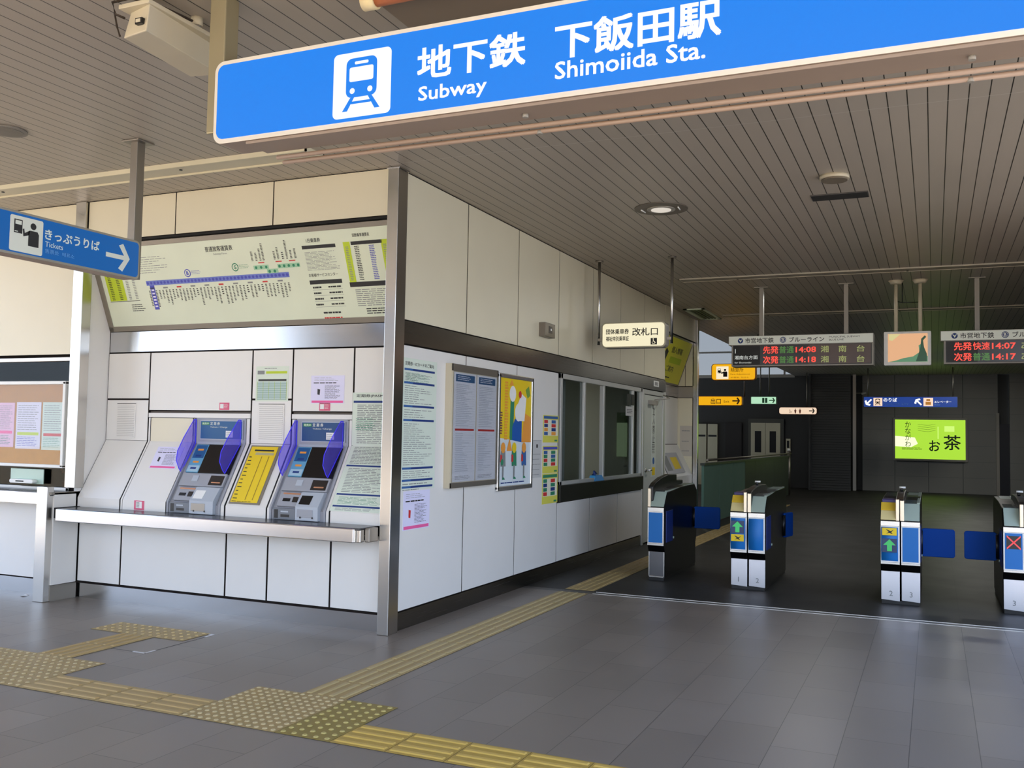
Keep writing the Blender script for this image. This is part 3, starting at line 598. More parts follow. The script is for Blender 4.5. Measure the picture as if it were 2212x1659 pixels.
b.text(FD, '茶', .26, 1.24, .70, 1.66, gk2, .004, .01); b.text(FD, 'お', -.12, 1.20, .16, 1.50, gk2, .004, .012)
b.vtext(FD, 'かながわ', -.76, 2.04, .17, gk2, .004, 1.1)
for i in range(4): b.poly(FD, [(-.42, 1.78 + .06 * i), (-.15, 1.75 + .06 * i), (.05, 1.79 + .06 * i), (.05, 1.795 + .06 * i), (-.15, 1.757 + .06 * i), (-.42, 1.786 + .06 * i)], gk2, .004)
b.lines(FD, -.85, 1.22, -.25, 1.30, 2, gk2, d=.004); b.build('picture', t)

# ================================================================ CEILING FIXTURES
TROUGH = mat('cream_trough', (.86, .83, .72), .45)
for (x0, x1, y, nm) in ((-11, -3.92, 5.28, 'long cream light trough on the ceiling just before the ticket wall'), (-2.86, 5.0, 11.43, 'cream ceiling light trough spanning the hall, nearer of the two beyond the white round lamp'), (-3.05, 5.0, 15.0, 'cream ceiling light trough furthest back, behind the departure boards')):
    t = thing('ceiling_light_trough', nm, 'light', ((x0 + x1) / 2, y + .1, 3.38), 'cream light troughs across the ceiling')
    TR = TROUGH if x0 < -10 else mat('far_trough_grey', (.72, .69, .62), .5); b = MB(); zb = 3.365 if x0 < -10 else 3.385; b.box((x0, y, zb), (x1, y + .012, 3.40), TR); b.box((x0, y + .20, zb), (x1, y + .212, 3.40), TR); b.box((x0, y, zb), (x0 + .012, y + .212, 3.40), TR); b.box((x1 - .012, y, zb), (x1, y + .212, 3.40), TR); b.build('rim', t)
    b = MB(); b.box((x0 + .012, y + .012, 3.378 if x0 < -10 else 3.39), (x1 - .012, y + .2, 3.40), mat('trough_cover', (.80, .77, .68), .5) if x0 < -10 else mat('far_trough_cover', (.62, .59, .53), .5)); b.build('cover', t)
    for k in range(3):
        b = MB(); x = x1 - 1.2 - k * 1.9 if x0 < -10 else x0 + .7 + k * 1.9
        b.tube([(x, y + .1, 3.372), (x, y + .1, 3.379)], .012, BLACK, 10); b.build('screw', t)
b = MB(); b.tube([(-5.59, 4.29, 3.40), (-5.59, 4.29, 3.388)], .125, mat('speaker_grille', (.50, .48, .45), .6), 32)
for k in range(1, 5): b.tube([(-5.59, 4.29, 3.388), (-5.59, 4.29, 3.386 - .0005 * k)], .125 - .025 * k, mat('speaker_grille_b', (.46, .44, .41), .6), 28)
tag(b.build('ceiling_speaker', None, (-5.59, 4.29, 3.39)), 'round grey ceiling speaker grille above the blue ticket sign', 'speaker')
t = thing('ceiling_downlight', 'round recessed downlight with pale lens and dark ring in the plank ceiling', 'light', (-2.115, 7.83, 3.39))
b = MB(); b.tube([(-2.115, 7.83, 3.40), (-2.115, 7.83, 3.392)], .225, mat('downlight_ring', (.42, .39, .35), .5), 40); b.build('ring', t)
b = MB(); b.tube([(-2.115, 7.83, 3.392), (-2.115, 7.83, 3.386)], .12, GREYP, 32); b.build('inner_ring', t)
b = MB(); b.tube([(-2.115, 7.83, 3.386), (-2.115, 7.83, 3.382)], .085, lit('lens_glow', 'e6dcd0', .85), 28); b.build('lens', t)
for dx in (-.16, .16):
    b = MB(); b.tube([(-2.115 + dx, 7.83 - .05, 3.386), (-2.115 + dx * .95, 7.83 + .05, 3.386)], .006, WHITE, 6); b.build('clip', t)
t = thing('smoke_detector', 'cream disc shaped ceiling fitting above the dark slot', 'ceiling fitting', (-.66, 7.28, 3.38))
b = MB(); b.tube([(-.66, 7.28, 3.40), (-.66, 7.28, 3.372)], .105, CREAM, 32); b.build('rim', t)
b = MB(); b.tube([(-.66, 7.28, 3.372), (-.66, 7.28, 3.362)], .092, mat('detector_face', (.45, .41, .35), .6), 32); b.build('cover', t)
b = MB(); b.box((-.89, 7.80, 3.392), (-.46, 7.985, 3.40), mat('slot_frame', (.30, .29, .28), .5)); b.box((-.885, 7.81, 3.389), (-.465, 7.975, 3.393), mat('slot_dark', (.16, .16, .16), .7))
tag(b.build('ceiling_slot_vent', None, (-.67, 7.88, 3.39)), 'narrow dark rectangular slot in the plank ceiling', 'vent')
t = thing('ceiling_air_grille', 'pale rectangular air grille in the ceiling at far end of the office wall', 'vent', (-3.35, 14.8, 3.39))
b = MB(); GF = mat('grille_frame_pale', (.90, .95, .85), .5)
b.box((-3.47, 14.15, 3.385), (-3.41, 15.45, 3.40), GF); b.box((-3.19, 14.15, 3.385), (-3.15, 15.45, 3.40), GF); b.box((-3.47, 14.15, 3.385), (-3.15, 14.22, 3.40), GF); b.box((-3.47, 15.38, 3.385), (-3.15, 15.45, 3.40), GF); b.build('frame', t)
b = MB()
for k in range(4): b.box((-3.405 + k * .052, 14.22, 3.389), (-3.375 + k * .052, 15.38, 3.40), mat('louvre_dark', (.45, .52, .38), .6))
b.build('louvre', t)
t = thing('camera_housing', 'long cream metal camera housing hung from the ceiling at upper left', 'camera housing', (-3.28, 3.35, 3.2))
b = MB(); b.hexa([(-3.335, 3.12, 3.205), (-3.165, 3.085, 3.20), (-3.215, 3.62, 3.20), (-3.385, 3.60, 3.205), (-3.315, 3.14, 3.335), (-3.165, 3.10, 3.335), (-3.215, 3.62, 3.335), (-3.37, 3.62, 3.335)], CREAM); b.build('body', t, bevel=.006)
b = MB(); b.box((-3.335, 3.085, 3.325), (-3.155, 3.64, 3.345), CREAM); b.build('lid', t, bevel=.003)
b = MB(); b.box((-3.225, 3.078, 3.235), (-3.185, 3.096, 3.262), BLACK); b.box((-3.219, 3.075, 3.241), (-3.193, 3.080, 3.256), CREAM); b.build('latch', t)
b = MB(); b.tube([(-3.19, 3.42, 3.345), (-3.19, 3.42, 3.36)], .022, GREYP, 12); b.tube([(-3.19, 3.42, 3.36), (-3.19, 3.42, 3.40)], .028, CREAM, 12); b.build('mount', t)
b = MB(); b.tube([(-3.19, 3.40, 3.375), (-3.24, 3.25, 3.39), (-3.30, 3.12, 3.385), (-3.335, 3.05, 3.34), (-3.325, 3.06, 3.29), (-3.31, 3.10, 3.285)], .006, mat('cable_brown', (.25, .2, .15), .6), 8)
b.tube([(-3.325, 3.06, 3.29), (-3.34, 3.07, 3.30), (-3.345, 3.09, 3.25), (-3.345, 3.11, 3.21)], .005, mat('cable_brown', 0), 8); b.build('cable', t)
t = thing('sign_transformer_box', 'taupe metal box on the ceiling above the large blue sign with orange pipe', 'ceiling box', (-.6, 3.5, 3.2))
b = MB(); b.box((-2.07, 3.24, 3.20), (.9, 3.9, 3.40), mat('taupe_metal', (.52, .46, .39), .5)); b.build('box', t, bevel=.003)
b = MB(); b.tube([(-2.06, 3.20, 3.195), (-1.2, 3.20, 3.195)], .028, mat('orange_pipe', (.72, .42, .25), .5), 14); b.build('pipe', t)
b = MB(); b.tube([(-2.11, 3.20, 3.195), (-2.05, 3.20, 3.195)], .036, mat('pipe_cap_cream', (.90, .82, .62), .5), 16); b.build('pipe_cap', t)
# ================================================================ TICKET WALL
# tilted fare board
FBD = Fr((0, 6.257, 2.30), (1, 0, 0), (0, -0.287, 0.72)); HB = 0.775
V = lambda z: (z - 2.30) / 0.9289
t = thing('fare_board', 'wide tilted pale green fare board with line map above the ticket machines', 'fare board', (-5.2, 6.1, 2.3))
FRM = mat('fare_frame_grey', (0.56, 0.53, 0.48), 0.45, 0.4)
b = MB(); b.fbox(FBD, -6.70, 0, -3.62, .045, -.05, .006, FRM); b.fbox(FBD, -6.70, HB - .04, -3.62, HB, -.05, .006, FRM); b.fbox(FBD, -6.70, 0, -6.645, HB, -.05, .006, FRM); b.build('frame', t, bevel=.002)
FBC = mat('fare_board_green_white', (0.87, 0.90, 0.81), 0.35)
b = MB(); b.fbox(FBD, -6.646, .044, -3.62, HB - .039, -.03, 0, FBC)
b.text(FBD, '普通旅客運賃表', -5.435, V(2.895), -5.155, V(2.935), INK, .001, .01); b.text(FBD, 'Subway Fares', -5.36, V(2.865), -5.22, V(2.883), INKG, .001)
y = V(2.665); L0, L1 = -6.145, -4.655
b.rect(FBD, L0, y, L1, y + .042, mat('line_blue', (.42, .48, .78), .5), .001)
n = 40
for i in range(n):
    u = L0 + (L1 - L0) * (i + .5) / n; b.poly(FBD, disc(u, y + .021, .0125, 10), VIOL, .0018)
    hh = .05 + .10 * random.Random(i).random(); b.lines(FBD, u - .010, y - .045 - hh, u + .010, y - .04, max(3, int(hh / .017)), INK, h=.62, seed=i, seg=1)
    if i % 4 == 1: b.rect(FBD, u - .03, y - .03, u + .02, y - .018, REDI if i % 3 == 0 else INKG, .001)
b.rect(FBD, -6.115, V(2.47), -6.065, y, VIOL, .001)
for k in range(6): b.rect(FBD, -6.105, V(2.49) + k * .028, -6.075, V(2.49) + .014 + k * .028, PALEB, .0016)
LGN = mat('line_green', (.62, .80, .66), .5)
for u0, u1, dz in ((-4.985, -4.835, 0), (-4.75, -4.535, 0), (-4.86, -4.75, -.035)): b.rect(FBD, u0, V(2.735) + dz, u1, V(2.735) + dz + .035, LGN, .0012)
for u in (-4.96, -4.91, -4.86, -4.73, -4.685, -4.64, -4.595, -4.55): b.poly(FBD, disc(u, V(2.735) + .017, .012, 10), GREENI, .0018)
for u in (-4.835, -4.785): b.poly(FBD, disc(u, V(2.735) - .02, .013, 10), GREENI, .0018)
for i, u in enumerate((-4.99, -4.95, -4.91, -4.88, -4.77, -4.735, -4.69, -4.65, -4.61, -4.57)):
    hh = (.08, .07, .10, .14, .07, .10, .06, .15, .07, .08)[i]; b.lines(FBD, u, V(2.80), u + .022, V(2.80) + hh, max(3, int(hh / .016)), INK, h=.62, seed=60 + i, seg=1)
for u in (-4.93, -4.76, -4.63): b.rect(FBD, u, V(2.782), u + .06, V(2.79), REDI, .001)
for u, v, mcol, ch in ((-5.672, V(2.745), VIOL, 'B'), (-5.168, V(2.765), GREENI, 'G')):
    b.poly(FBD, disc(u, v, .034, 22), mcol, .001); b.poly(FBD, disc(u, v, .026, 22), FBC, .0016); b.text(FBD, ch, u - .011, v - .015, u + .011, v + .015, mcol, .0022, .03)
    b.lines(FBD, u + .04, v - .015, u + .15, v + .02, 2, mcol, h=.3)
# lists at the right end of the board
b.text(FBD, '1日乗車券', -4.435, V(2.905), -4.305, V(2.935), INK, .001, .01); b.rect(FBD, -4.485, V(2.86), -4.175, V(2.885), INK, .001)
b.lines(FBD, -4.47, V(2.70), -4.16, V(2.84), 9, INKG, h=.35, fill=.7, seed=5)
b.text(FBD, 'お客様サービスセンター', -4.47, V(2.655), -4.20, V(2.68), INK, .001, .006); b.rect(FBD, -4.475, V(2.60), -4.175, V(2.63), INK, .001)
for i, (a, c) in enumerate((('センター南', '045-943-8600'), ('横浜駅', '045-314-2890'), ('戸塚', '045-864-7190'), ('上大岡', '045-841-2050'))): 
    z = V(2.567) - i * .046; b.lines(FBD, -4.455, z, -4.37, z + .02, 1, INK, h=.8, seed=i); b.lines(FBD, -4.31, z, -4.175, z + .02, 1, INK, h=.7, seed=i + 9, seg=3); b.rect(FBD, -4.46, z - .011, -4.18, z - .009, INKG, .001)
b.lines(FBD, -4.40, V(2.37), -4.20, V(2.40), 1, INK, h=.5); b.lines(FBD, -4.40, V(2.33), -4.20, V(2.36), 1, REDI, h=.5, seed=4)
b.text(FBD, '回数乗車運賃表', -4.01, V(2.92), -3.86, V(2.945), INK, .001, .01); b.rect(FBD, -4.035, V(2.865), -3.76, V(2.89), INK, .001)
b.rect(FBD, -4.105, V(2.60), -4.045, V(2.89), LIME, .001); b.rect(FBD, -3.77, V(2.60), -3.70, V(2.89), LIME, .001); b.rect(FBD, -4.11, V(2.565), -3.74, V(2.60), INK, .001)
for u0, u1, mm in ((-4.09, -4.06, INKG), (-4.01, -3.965, INK), (-3.88, -3.83, VIOL), (-3.755, -3.72, INKG)): b.lines(FBD, u0, V(2.61), u1, V(2.86), 13, mm, h=.55, seed=int(-u0 * 100), seg=2)
b.lines(FBD, -4.07, V(2.42), -3.72, V(2.55), 6, INKG, h=.4, fill=.7, seed=11); b.lines(FBD, -4.0, V(2.36), -3.72, V(2.41), 2, INK, h=.5, seed=12)
# left end
b.rect(FBD, -6.60, V(2.555), -6.405, V(2.83), LIME, .001); b.lines(FBD, -6.57, V(2.56), -6.53, V(2.82), 12, INK, h=.5, seed=3, seg=2); b.lines(FBD, -6.48, V(2.56), -6.44, V(2.82), 12, INK, h=.5, seed=8, seg=2)
for u in (-6.375, -6.30): b.lines(FBD, u, V(2.56), u + .035, V(2.80), 12, INKG, h=.5, seed=9, seg=2)
b.rect(FBD, -6.605, V(2.548), -6.26, V(2.552), INK, .001); b.lines(FBD, -6.37, V(2.46), -6.22, V(2.525), 3, INK, h=.35, seed=31); b.lines(FBD, -6.20, V(2.76), -5.85, V(2.90), 5, INKG, h=.25, seed=33, fill=.5)
b.build('board_face', t)

# counter under the machines
t = thing('ticket_counter_shelf', 'long brushed steel shelf running under the ticket machines', 'counter', (-5.2, 5.85, .67))
b = MB(); b.box((-6.655, 5.715, .668), (-3.74, 5.735, .768), SSTK); b.box((-3.76, 5.725, .668), (-3.735, 5.79, .768), SSTZ); b.box((-3.735, 5.745, .668), (-3.70, 5.80, .768), SSTZ); b.box((-3.70, 5.80, .668), (-3.66, 5.92, .768), SSTD); b.box((-6.66, 5.73, .668), (-6.64, 5.97, .765), SSTD); b.build('apron', t, bevel=.006)
b = MB(); b.box((-6.655, 5.728, .755), (-3.70, 5.975, .772), mat('counter_top_grey', (.30, .30, .31), .25, .4)); b.box((-6.64, 5.735, .672), (-3.75, 5.99, .69), DARK); b.build('top', t, bevel=.002)
b = MB(); b.box((-6.70, 5.74, .69), (-6.66, 5.97, .775), DARK); b.build('end_gap', t)

# ticket machines
MG = mat('machine_grey', (.62, .63, .66), .42); MGD = mat('machine_slate', (.45, .47, .50), .4); MGL = mat('machine_pale', (.70, .73, .77), .4); SCR = mat('screen_off', (.085, .082, .09), .15)
PB = mat('machine_blue_print', (.12, .36, .56), .5); PBD = mat('machine_deep_blue', (.04, .27, .48), .5); LBL = mat('machine_label_cyan', (.40, .65, .78), .4)
FIN = None
def fin_mat():
    global FIN
    M = bpy.data.materials.new('violet_acrylic'); M.use_nodes = True; t = M.node_tree; t.nodes.clear()
    o = t.nodes.new('ShaderNodeOutputMaterial'); tr = t.nodes.new('ShaderNodeBsdfTransparent'); tr.inputs[0].default_value = (.74, .70, .99, 1)
    p = t.nodes.new('ShaderNodeBsdfPrincipled'); p.inputs['Base Color'].default_value = (*lin((.50, .46, 1.0)), 1); p.inputs['Roughness'].default_value = .15
    nz = t.nodes.new('ShaderNodeTexNoise'); nz.inputs['Scale'].default_value = 4
    mr = t.nodes.new('ShaderNodeMapRange'); mr.inputs[3].default_value = .16; mr.inputs[4].default_value = .30; t.links.new(nz.outputs['Fac'], mr.inputs[0])
    mx = t.nodes.new('ShaderNodeMixShader'); t.links.new(mr.outputs[0], mx.inputs[0]); t.links.new(tr.outputs[0], mx.inputs[1]); t.links.new(p.outputs[0], mx.inputs[2]); t.links.new(mx.outputs[0], o.inputs[0]); FIN = M
fin_mat(); FINE = mat('violet_acrylic_edge', (.30, .26, .95), .3, emit='3a30f0', es=.15)
def machine(x0, x1, label, newer):
    w = x1 - x0; t = thing('ticket_machine', label, 'ticket machine', ((x0 + x1) / 2, 6.0, .775), 'ticket machines set in the wall')
    S = lambda z: (z - .85) / .868
    b = MB(); b.prism(SIDE(x0), [(5.965, .772), (5.965, .86), (6.245, 1.345), (6.245, 1.54), (6.33, 1.54), (6.33, .772)], 0, .018, MG)
    b.prism(SIDE(x1 - .018), [(5.965, .772), (5.965, .86), (6.245, 1.345), (6.245, 1.54), (6.33, 1.54), (6.33, .772)], 0, .018, MG)
    b.fbox(FRONT(6.25), x0 + .018, 1.33, x1 - .018, 1.545, -.05, -.006, MG); b.fbox(FS, x0 + .018, 0, x1 - .018, .57, -.07, -.012, MG); b.fbox(FRONT(5.97), x0 + .018, .772, x1 - .018, .85, -.07, -.004, MG)
    b.fbox(FS, x0 + .05, S(1.325), x1 - .05, S(1.345), -.012, .004, MGL); b.build('housing', t, bevel=.002)
    F = FRONT(6.25); b = MB(); b.fbox(F, x0 + .07, 1.365, x1 - .03, 1.525, -.006, .004, MGL); b.rect(F, x0 + .078, 1.372, x1 - .038, 1.518, PBD if newer else PB, .005)
    u = x0 + .09; b.rect(F, u, 1.485, u + .08, 1.510, lit('green_label', '17a04a', .5), .006); b.text(F, '発売中', u + .006, 1.488, u + .074, 1.507, SW2, .0065, .01)
    b.text(F, '定 期 券', u + .09, 1.485, u + .19, 1.512, SW2, .006, .01); b.text(F, 'Tickets / Charge', u + .09, 1.460, u + .27, 1.476, SW2, .006); b.lines(F, u + .09, 1.41, u + .19, 1.45, 3, LBL, h=.3); b.lines(F, x1 - .13, 1.44, x1 - .07, 1.51, 4, LBL, h=.35)
    b.rect(F, x1 - .205, 1.385, x1 - .13, 1.440, PAPER, .0065); b.lines(F, x1 - .20, 1.39, x1 - .14, 1.435, 2, INKG, h=.3, d=.007); b.build('header_panel', t)
    b = MB(); b.fbox(FS, x0 + .055, S(1.095), x0 + .185, S(1.32), -.012, .002, LBL); b.rect(FS, x0 + .062, S(1.21), x0 + .178, S(1.315), PB, .003); b.rect(FS, x0 + .062, S(1.10), x0 + .178, S(1.15), mat('label_pale', (.66, .78, .84), .5), .003)
    for k in range(4): b.rect(FS, x0 + .09, S(1.12 + k * .05), x0 + .15, S(1.135 + k * .05), ORANI if k % 2 else NAVY, .004)
    b.build('guide_label', t)
    b = MB(); b.fbox(FS, x0 + .185, S(1.09), x1 - .045, S(1.322), -.012, .003, SCR); b.build('touch_screen', t, bevel=.002)
    b = MB(); b.fbox(FS, x0 + .05, S(.985), x1 - .045, S(1.085), -.012, .012, MG)
    b.fbox(FS, x0 + .17, S(1.02), x0 + .23, S(1.065), .012, .018, MGL); b.fbox(FS, x1 - .20, S(.995), x1 - .06, S(1.07), .010, .014, mat('slot_brown', (.17, .15, .14), .3)); b.fbox(FS, x1 - .17, S(1.01), x1 - .08, S(1.02), .014, .018, mat('copper_strip', (.85, .62, .48), .3, .6)); b.build('tray', t, bevel=.002)
    b = MB(); b.fbox(FS, x0 + .06, S(.87), x0 + .27, S(.972), -.012, .012, MG); b.fbox(FS, x0 + .09, S(.955), x0 + .25, S(.966), .012, .018, mat('copper_strip', 0)); b.fbox(FS, x0 + .10, S(.905), x0 + .17, S(.928), .010, .014, BLACK); b.fbox(FS, x0 + .19, S(.90), x0 + .24, S(.94), .010, .014, mat('slot_brown', 0)); b.build('card_slots', t, bevel=.002)
    b = MB(); b.fbox(FRONT(5.97), x0 + .05, .777, x0 + .25, .86, -.004, .02, MGD); b.fbox(FRONT(5.97), x0 + .06, .785, x0 + .095, .85, .02, .022, BLACK); b.fbox(FRONT(5.97), x0 + .12, .795, x0 + .20, .815, .02, .022, BLACK); b.fbox(FRONT(5.97), x0 + .12, .83, x0 + .19, .842, .02, .022, MGL); b.build('change_outlet', t, bevel=.002)
    b = MB(); m2 = MGL
    b.prism(SIDE(x0 + .26), [(5.94, .777), (5.94, .88), (6.02, .985), (6.10, .985), (6.10, .777)], 0, w - .31, m2)
    b.fbox(FRONT(5.94), x0 + .28, .80, x0 + .42, .86, 0, .003, MG if newer else SSTD); b.poly(FRONT(5.94), disc(x0 + .31, .80, .008, 10), BLACK, .004); b.poly(FRONT(5.94), disc(x0 + .42, .80, .008, 10), BLACK, .004)
    b.fbox(Fr((0, 5.94, .88), (1, 0, 0), (0, .08, .105)), x0 + .28, .02, x0 + .38, .10, 0, .003, BLACK if newer else PAPER); b.build('coin_unit', t, bevel=.004)
    for xx, sk in ((x0 + .035, -.035), (x1 - .045, -.055)):
        P = [(6.238, 1.53), (6.215, 1.53), (6.12, 1.38), (6.065, 1.27), (6.055, 1.19), (6.085, 1.12), (6.105, 1.095), (6.238, 1.33)]
        ax = lambda y: xx + sk * (6.24 - y) / .20
        b = MB(); f1 = [(ax(y), y, z) for y, z in P]; f2 = [(ax(y) + .004, y, z) for y, z in P]; nP = len(P)
        b.face(f1[::-1], FIN); b.face(f2, FIN); r = b.build('privacy_fin', t)
        e = MB()
        for i in range(nP): j = (i + 1) % nP; e.tube([Vector(f1[i]), Vector(f1[j])], .0032, FINE, 6)
        e.build('fin_edge', r)
machine(-5.70, -5.15, 'ticket machine with violet side fins left of the yellow fare chart', False)
machine(-4.67, -4.155, 'ticket machine with violet side fins between yellow chart and long pale poster', True)
# yellow fare chart between the machines
S = lambda z: (z - .85) / .868
t = thing('yellow_fare_chart', 'framed yellow fare chart lying on the slope between the two ticket machines', 'fare chart', (-4.93, 6.1, .87))
b = MB(); b.fbox(FS, -5.075, S(.868), -4.775, S(1.322), 0, .008, FRM); b.build('frame', t, bevel=.002)
b = MB(); b.rect(FS, -5.062, S(.88), -4.80, S(1.312), YELI, .0095); b.rect(FS, -5.02, S(1.275), -4.83, S(1.288), INK, .0105); b.rect(FS, -5.0, S(1.245), -4.82, S(1.265), mat('chart_grey', (.72, .68, .5), .6), .0105)
for k in range(12): b.rect(FS, -5.05, S(1.225 - k * .029), -5.025 + .008 * (k % 3), S(1.232 - k * .029), INK, .0105)
for u in (-4.93, -4.86): b.rect(FS, u, S(.90), u + .007, S(1.235), mat('chart_ochre', (.62, .50, .12), .6), .0105)
b.lines(FS, -5.05, S(.882), -4.82, S(.892), 1, INK, h=.4, d=.0105); b.build('chart', t)
# ventilation covers
for x0, x1, z0, z1, lab in ((-6.575, -6.355, 1.36, 1.655, 'small louvred vent cover at the left end of the machine wall'), (-5.03, -4.77, 1.36, 1.655, 'small louvred vent cover above the yellow fare chart')):
    t = thing('vent_cover', lab, 'vent', ((x0 + x1) / 2, 6.245, z0), 'louvred vent covers')
    b = MB(); b.fbox(FB, x0, z0, x1, z1, 0, .006, PANELW); b.fbox(FB, x0, z1 + .005, x1, z1 + .010, 0, .003, INK); b.build('plate', t, bevel=.002)
    b = MB()
    for k in range(18): b.fbox(FB, x0 + .012, z0 + .012 + k * .0153, x1 - .012, z0 + .019 + k * .0153, .006, .010, GREYP if k % 1 else PANELW); b.rect(FB, x0 + .012, z0 + .019 + k * .0153, x1 - .012, z0 + .0215 + k * .0153, mat('louvre_gap', (.60, .59, .57), .6), .0066)
    b.build('louvre', t)
# papers and stickers
def sheet(name, label, cat, F, u0, v0, u1, v1, base, draw, group=None, th=.0015, d0=0.0):
    b = MB(); b.fbox(F, u0, v0, u1, v1, d0, d0 + th, base); draw(b, F, d0 + th + .0006)
    return tag(b.build(name, None, F.p((u0 + u1) / 2, v0, d0)), label, cat, group)
def notice(u0, v0, u1, v1):
    def f(b, F, d):
        w = u1 - u0; h = v1 - v0
        b.rect(F, u0 + w * .03, v0 + h * .02, u1 - w * .03, v0 + h * .10, PINK, d); b.lines(F, u0 + w * .1, v0 + h * .80, u0 + w * .9, v0 + h * .94, 2, INKG, h=.25, d=d, fill=.6)
        b.lines(F, u0 + w * .08, v0 + h * .70, u0 + w * .92, v0 + h * .77, 1, INK, h=.6, d=d); b.lines(F, u0 + w * .42, v0 + h * .16, u0 + w * .92, v0 + h * .66, 9, INK, h=.35, d=d, seed=int(abs(u0) * 50), fill=.6)
        b.poly(F, [(u0 + w * .2, v0 + h * .32), (u0 + w * .27, v0 + h * .30), (u0 + w * .28, v0 + h * .5), (u0 + w * .2, v0 + h * .52)], INK if h < .25 else REDI, d)
    return f
sheet('notice_sheet', 'white notice with pink foot above the right ticket machine', 'notice', FB, -4.52, 1.67, -4.205, 1.89, PALEB, notice(-4.52, 1.67, -4.205, 1.89), 'white notices with pink foot')
sheet('notice_sheet', 'white notice with pink foot on the slope left of the first ticket machine', 'notice', FS, -6.055, S(1.115), -5.77, S(1.295), PALEB, notice(-6.055, S(1.115), -5.77, S(1.295)), 'white notices with pink foot')
sheet('notice_sheet', 'white notice with pink foot low on the corner of the passage wall', 'notice', FX, 6.14, .725, 6.545, 1.015, PALEB, notice(6.14, .725, 6.545, 1.015), 'white notices with pink foot')
def dr(b, F, d):
    b.rect(F, -5.05, 1.905, -4.98, 1.935, INKG, d); b.rect(F, -4.965, 1.91, -4.755, 1.93, LIME, d); b.rect(F, -5.04, 1.85, -4.76, 1.865, INK, d)
    b.rect(F, -5.05, 1.70, -4.755, 1.845, mat('table_pale_blue', (.72, .80, .78), .6), d)
    for k in range(8): b.rect(F, -5.05, 1.70 + k * .018, -4.755, 1.702 + k * .018, GREENI, d + .0005)
    for k in range(6): b.rect(F, -5.05 + k * .058, 1.70, -5.047 + k * .058, 1.845, LIME, d + .0005)
    b.lines(F, -4.98, 1.945, -4.83, 1.96, 1, INKG, h=.4, d=d)
sheet('fare_table_sheet', 'pale green fare table sheet on the wall between the ticket machines', 'notice', FB, -5.065, 1.685, -4.74, 1.97, PALEG, dr)
for x0, lab in ((-5.435, 'pink square sticker above the left ticket machine'), (-4.436, 'pink square sticker under the notice above the right ticket machine')):
    def dr(b, F, d, x0=x0):
        b.rect(F, x0 + .008, 1.625, x0 + .045, 1.663, PAPER, d); b.lines(F, x0 + .05, 1.625, x0 + .095, 1.663, 3, PAPER, h=.3, d=d)
    sheet('pink_sticker', lab, 'sticker', FB, x0, 1.612, x0 + .103, 1.673, mat('sticker_rose', (.85, .35, .48), .5), dr, 'pink stickers over the machines')
def dr(b, F, d):
    b.rect(F, -6.03, .79, -5.965, .845, PAPER, d); b.lines(F, -6.025, .795, -5.985, .84, 3, INKG, h=.5, d=d)
sheet('pink_label', 'pink and white label at the foot of the blank panel', 'sticker', FRONT(5.97), -6.05, .775, -5.94, .852, mat('sticker_rose', 0), dr)
# tall pale poster at the right of the machines: upright part and sloping part
t = thing('ticket_information_poster', 'long pale green information poster folding over the slope beside the corner column', 'poster', (-3.9, 6.24, .9))
b = MB(); b.fbox(FB, -4.125, 1.345, -3.63, 1.755, 0, .002, PALEG); b.text(FB, '定期券(PASMO)・磁気', -4.09, 1.715, -3.67, 1.742, INK, .003, .01); b.rect(FB, -4.115, 1.675, -3.63, 1.692, NAVY, .003)
b.lines(FB, -4.08, 1.36, -3.68, 1.665, 15, INKG, h=.45, d=.003, seed=2); b.lines(FB, -4.09, 1.46, -3.9, 1.56, 4, GREENI, h=.3, d=.0032, seed=21); b.build('upper_sheet', t)
b = MB(); b.fbox(FS, -4.125, S(.86), -3.63, S(1.342), 0, .002, PALEG)
for z in (1.185, .975, .89): b.rect(FS, -4.11, S(z), -3.63, S(z + .012), NAVY, .003)
b.lines(FS, -4.09, S(1.205), -3.68, S(1.335), 8, INKG, h=.5, d=.003, seed=6, seg=8); b.lines(FS, -4.08, S(.995), -3.68, S(1.175), 11, INKG, h=.4, d=.003, seed=7, fill=.6); b.lines(FS, -4.08, S(.91), -3.68, S(.965), 4, GREENI, h=.3, d=.003, seed=8); b.lines(FS, -4.08, S(.865), -3.70, S(.885), 2, INKG, h=.4, d=.003, seed=10)
b.build('lower_sheet', t)

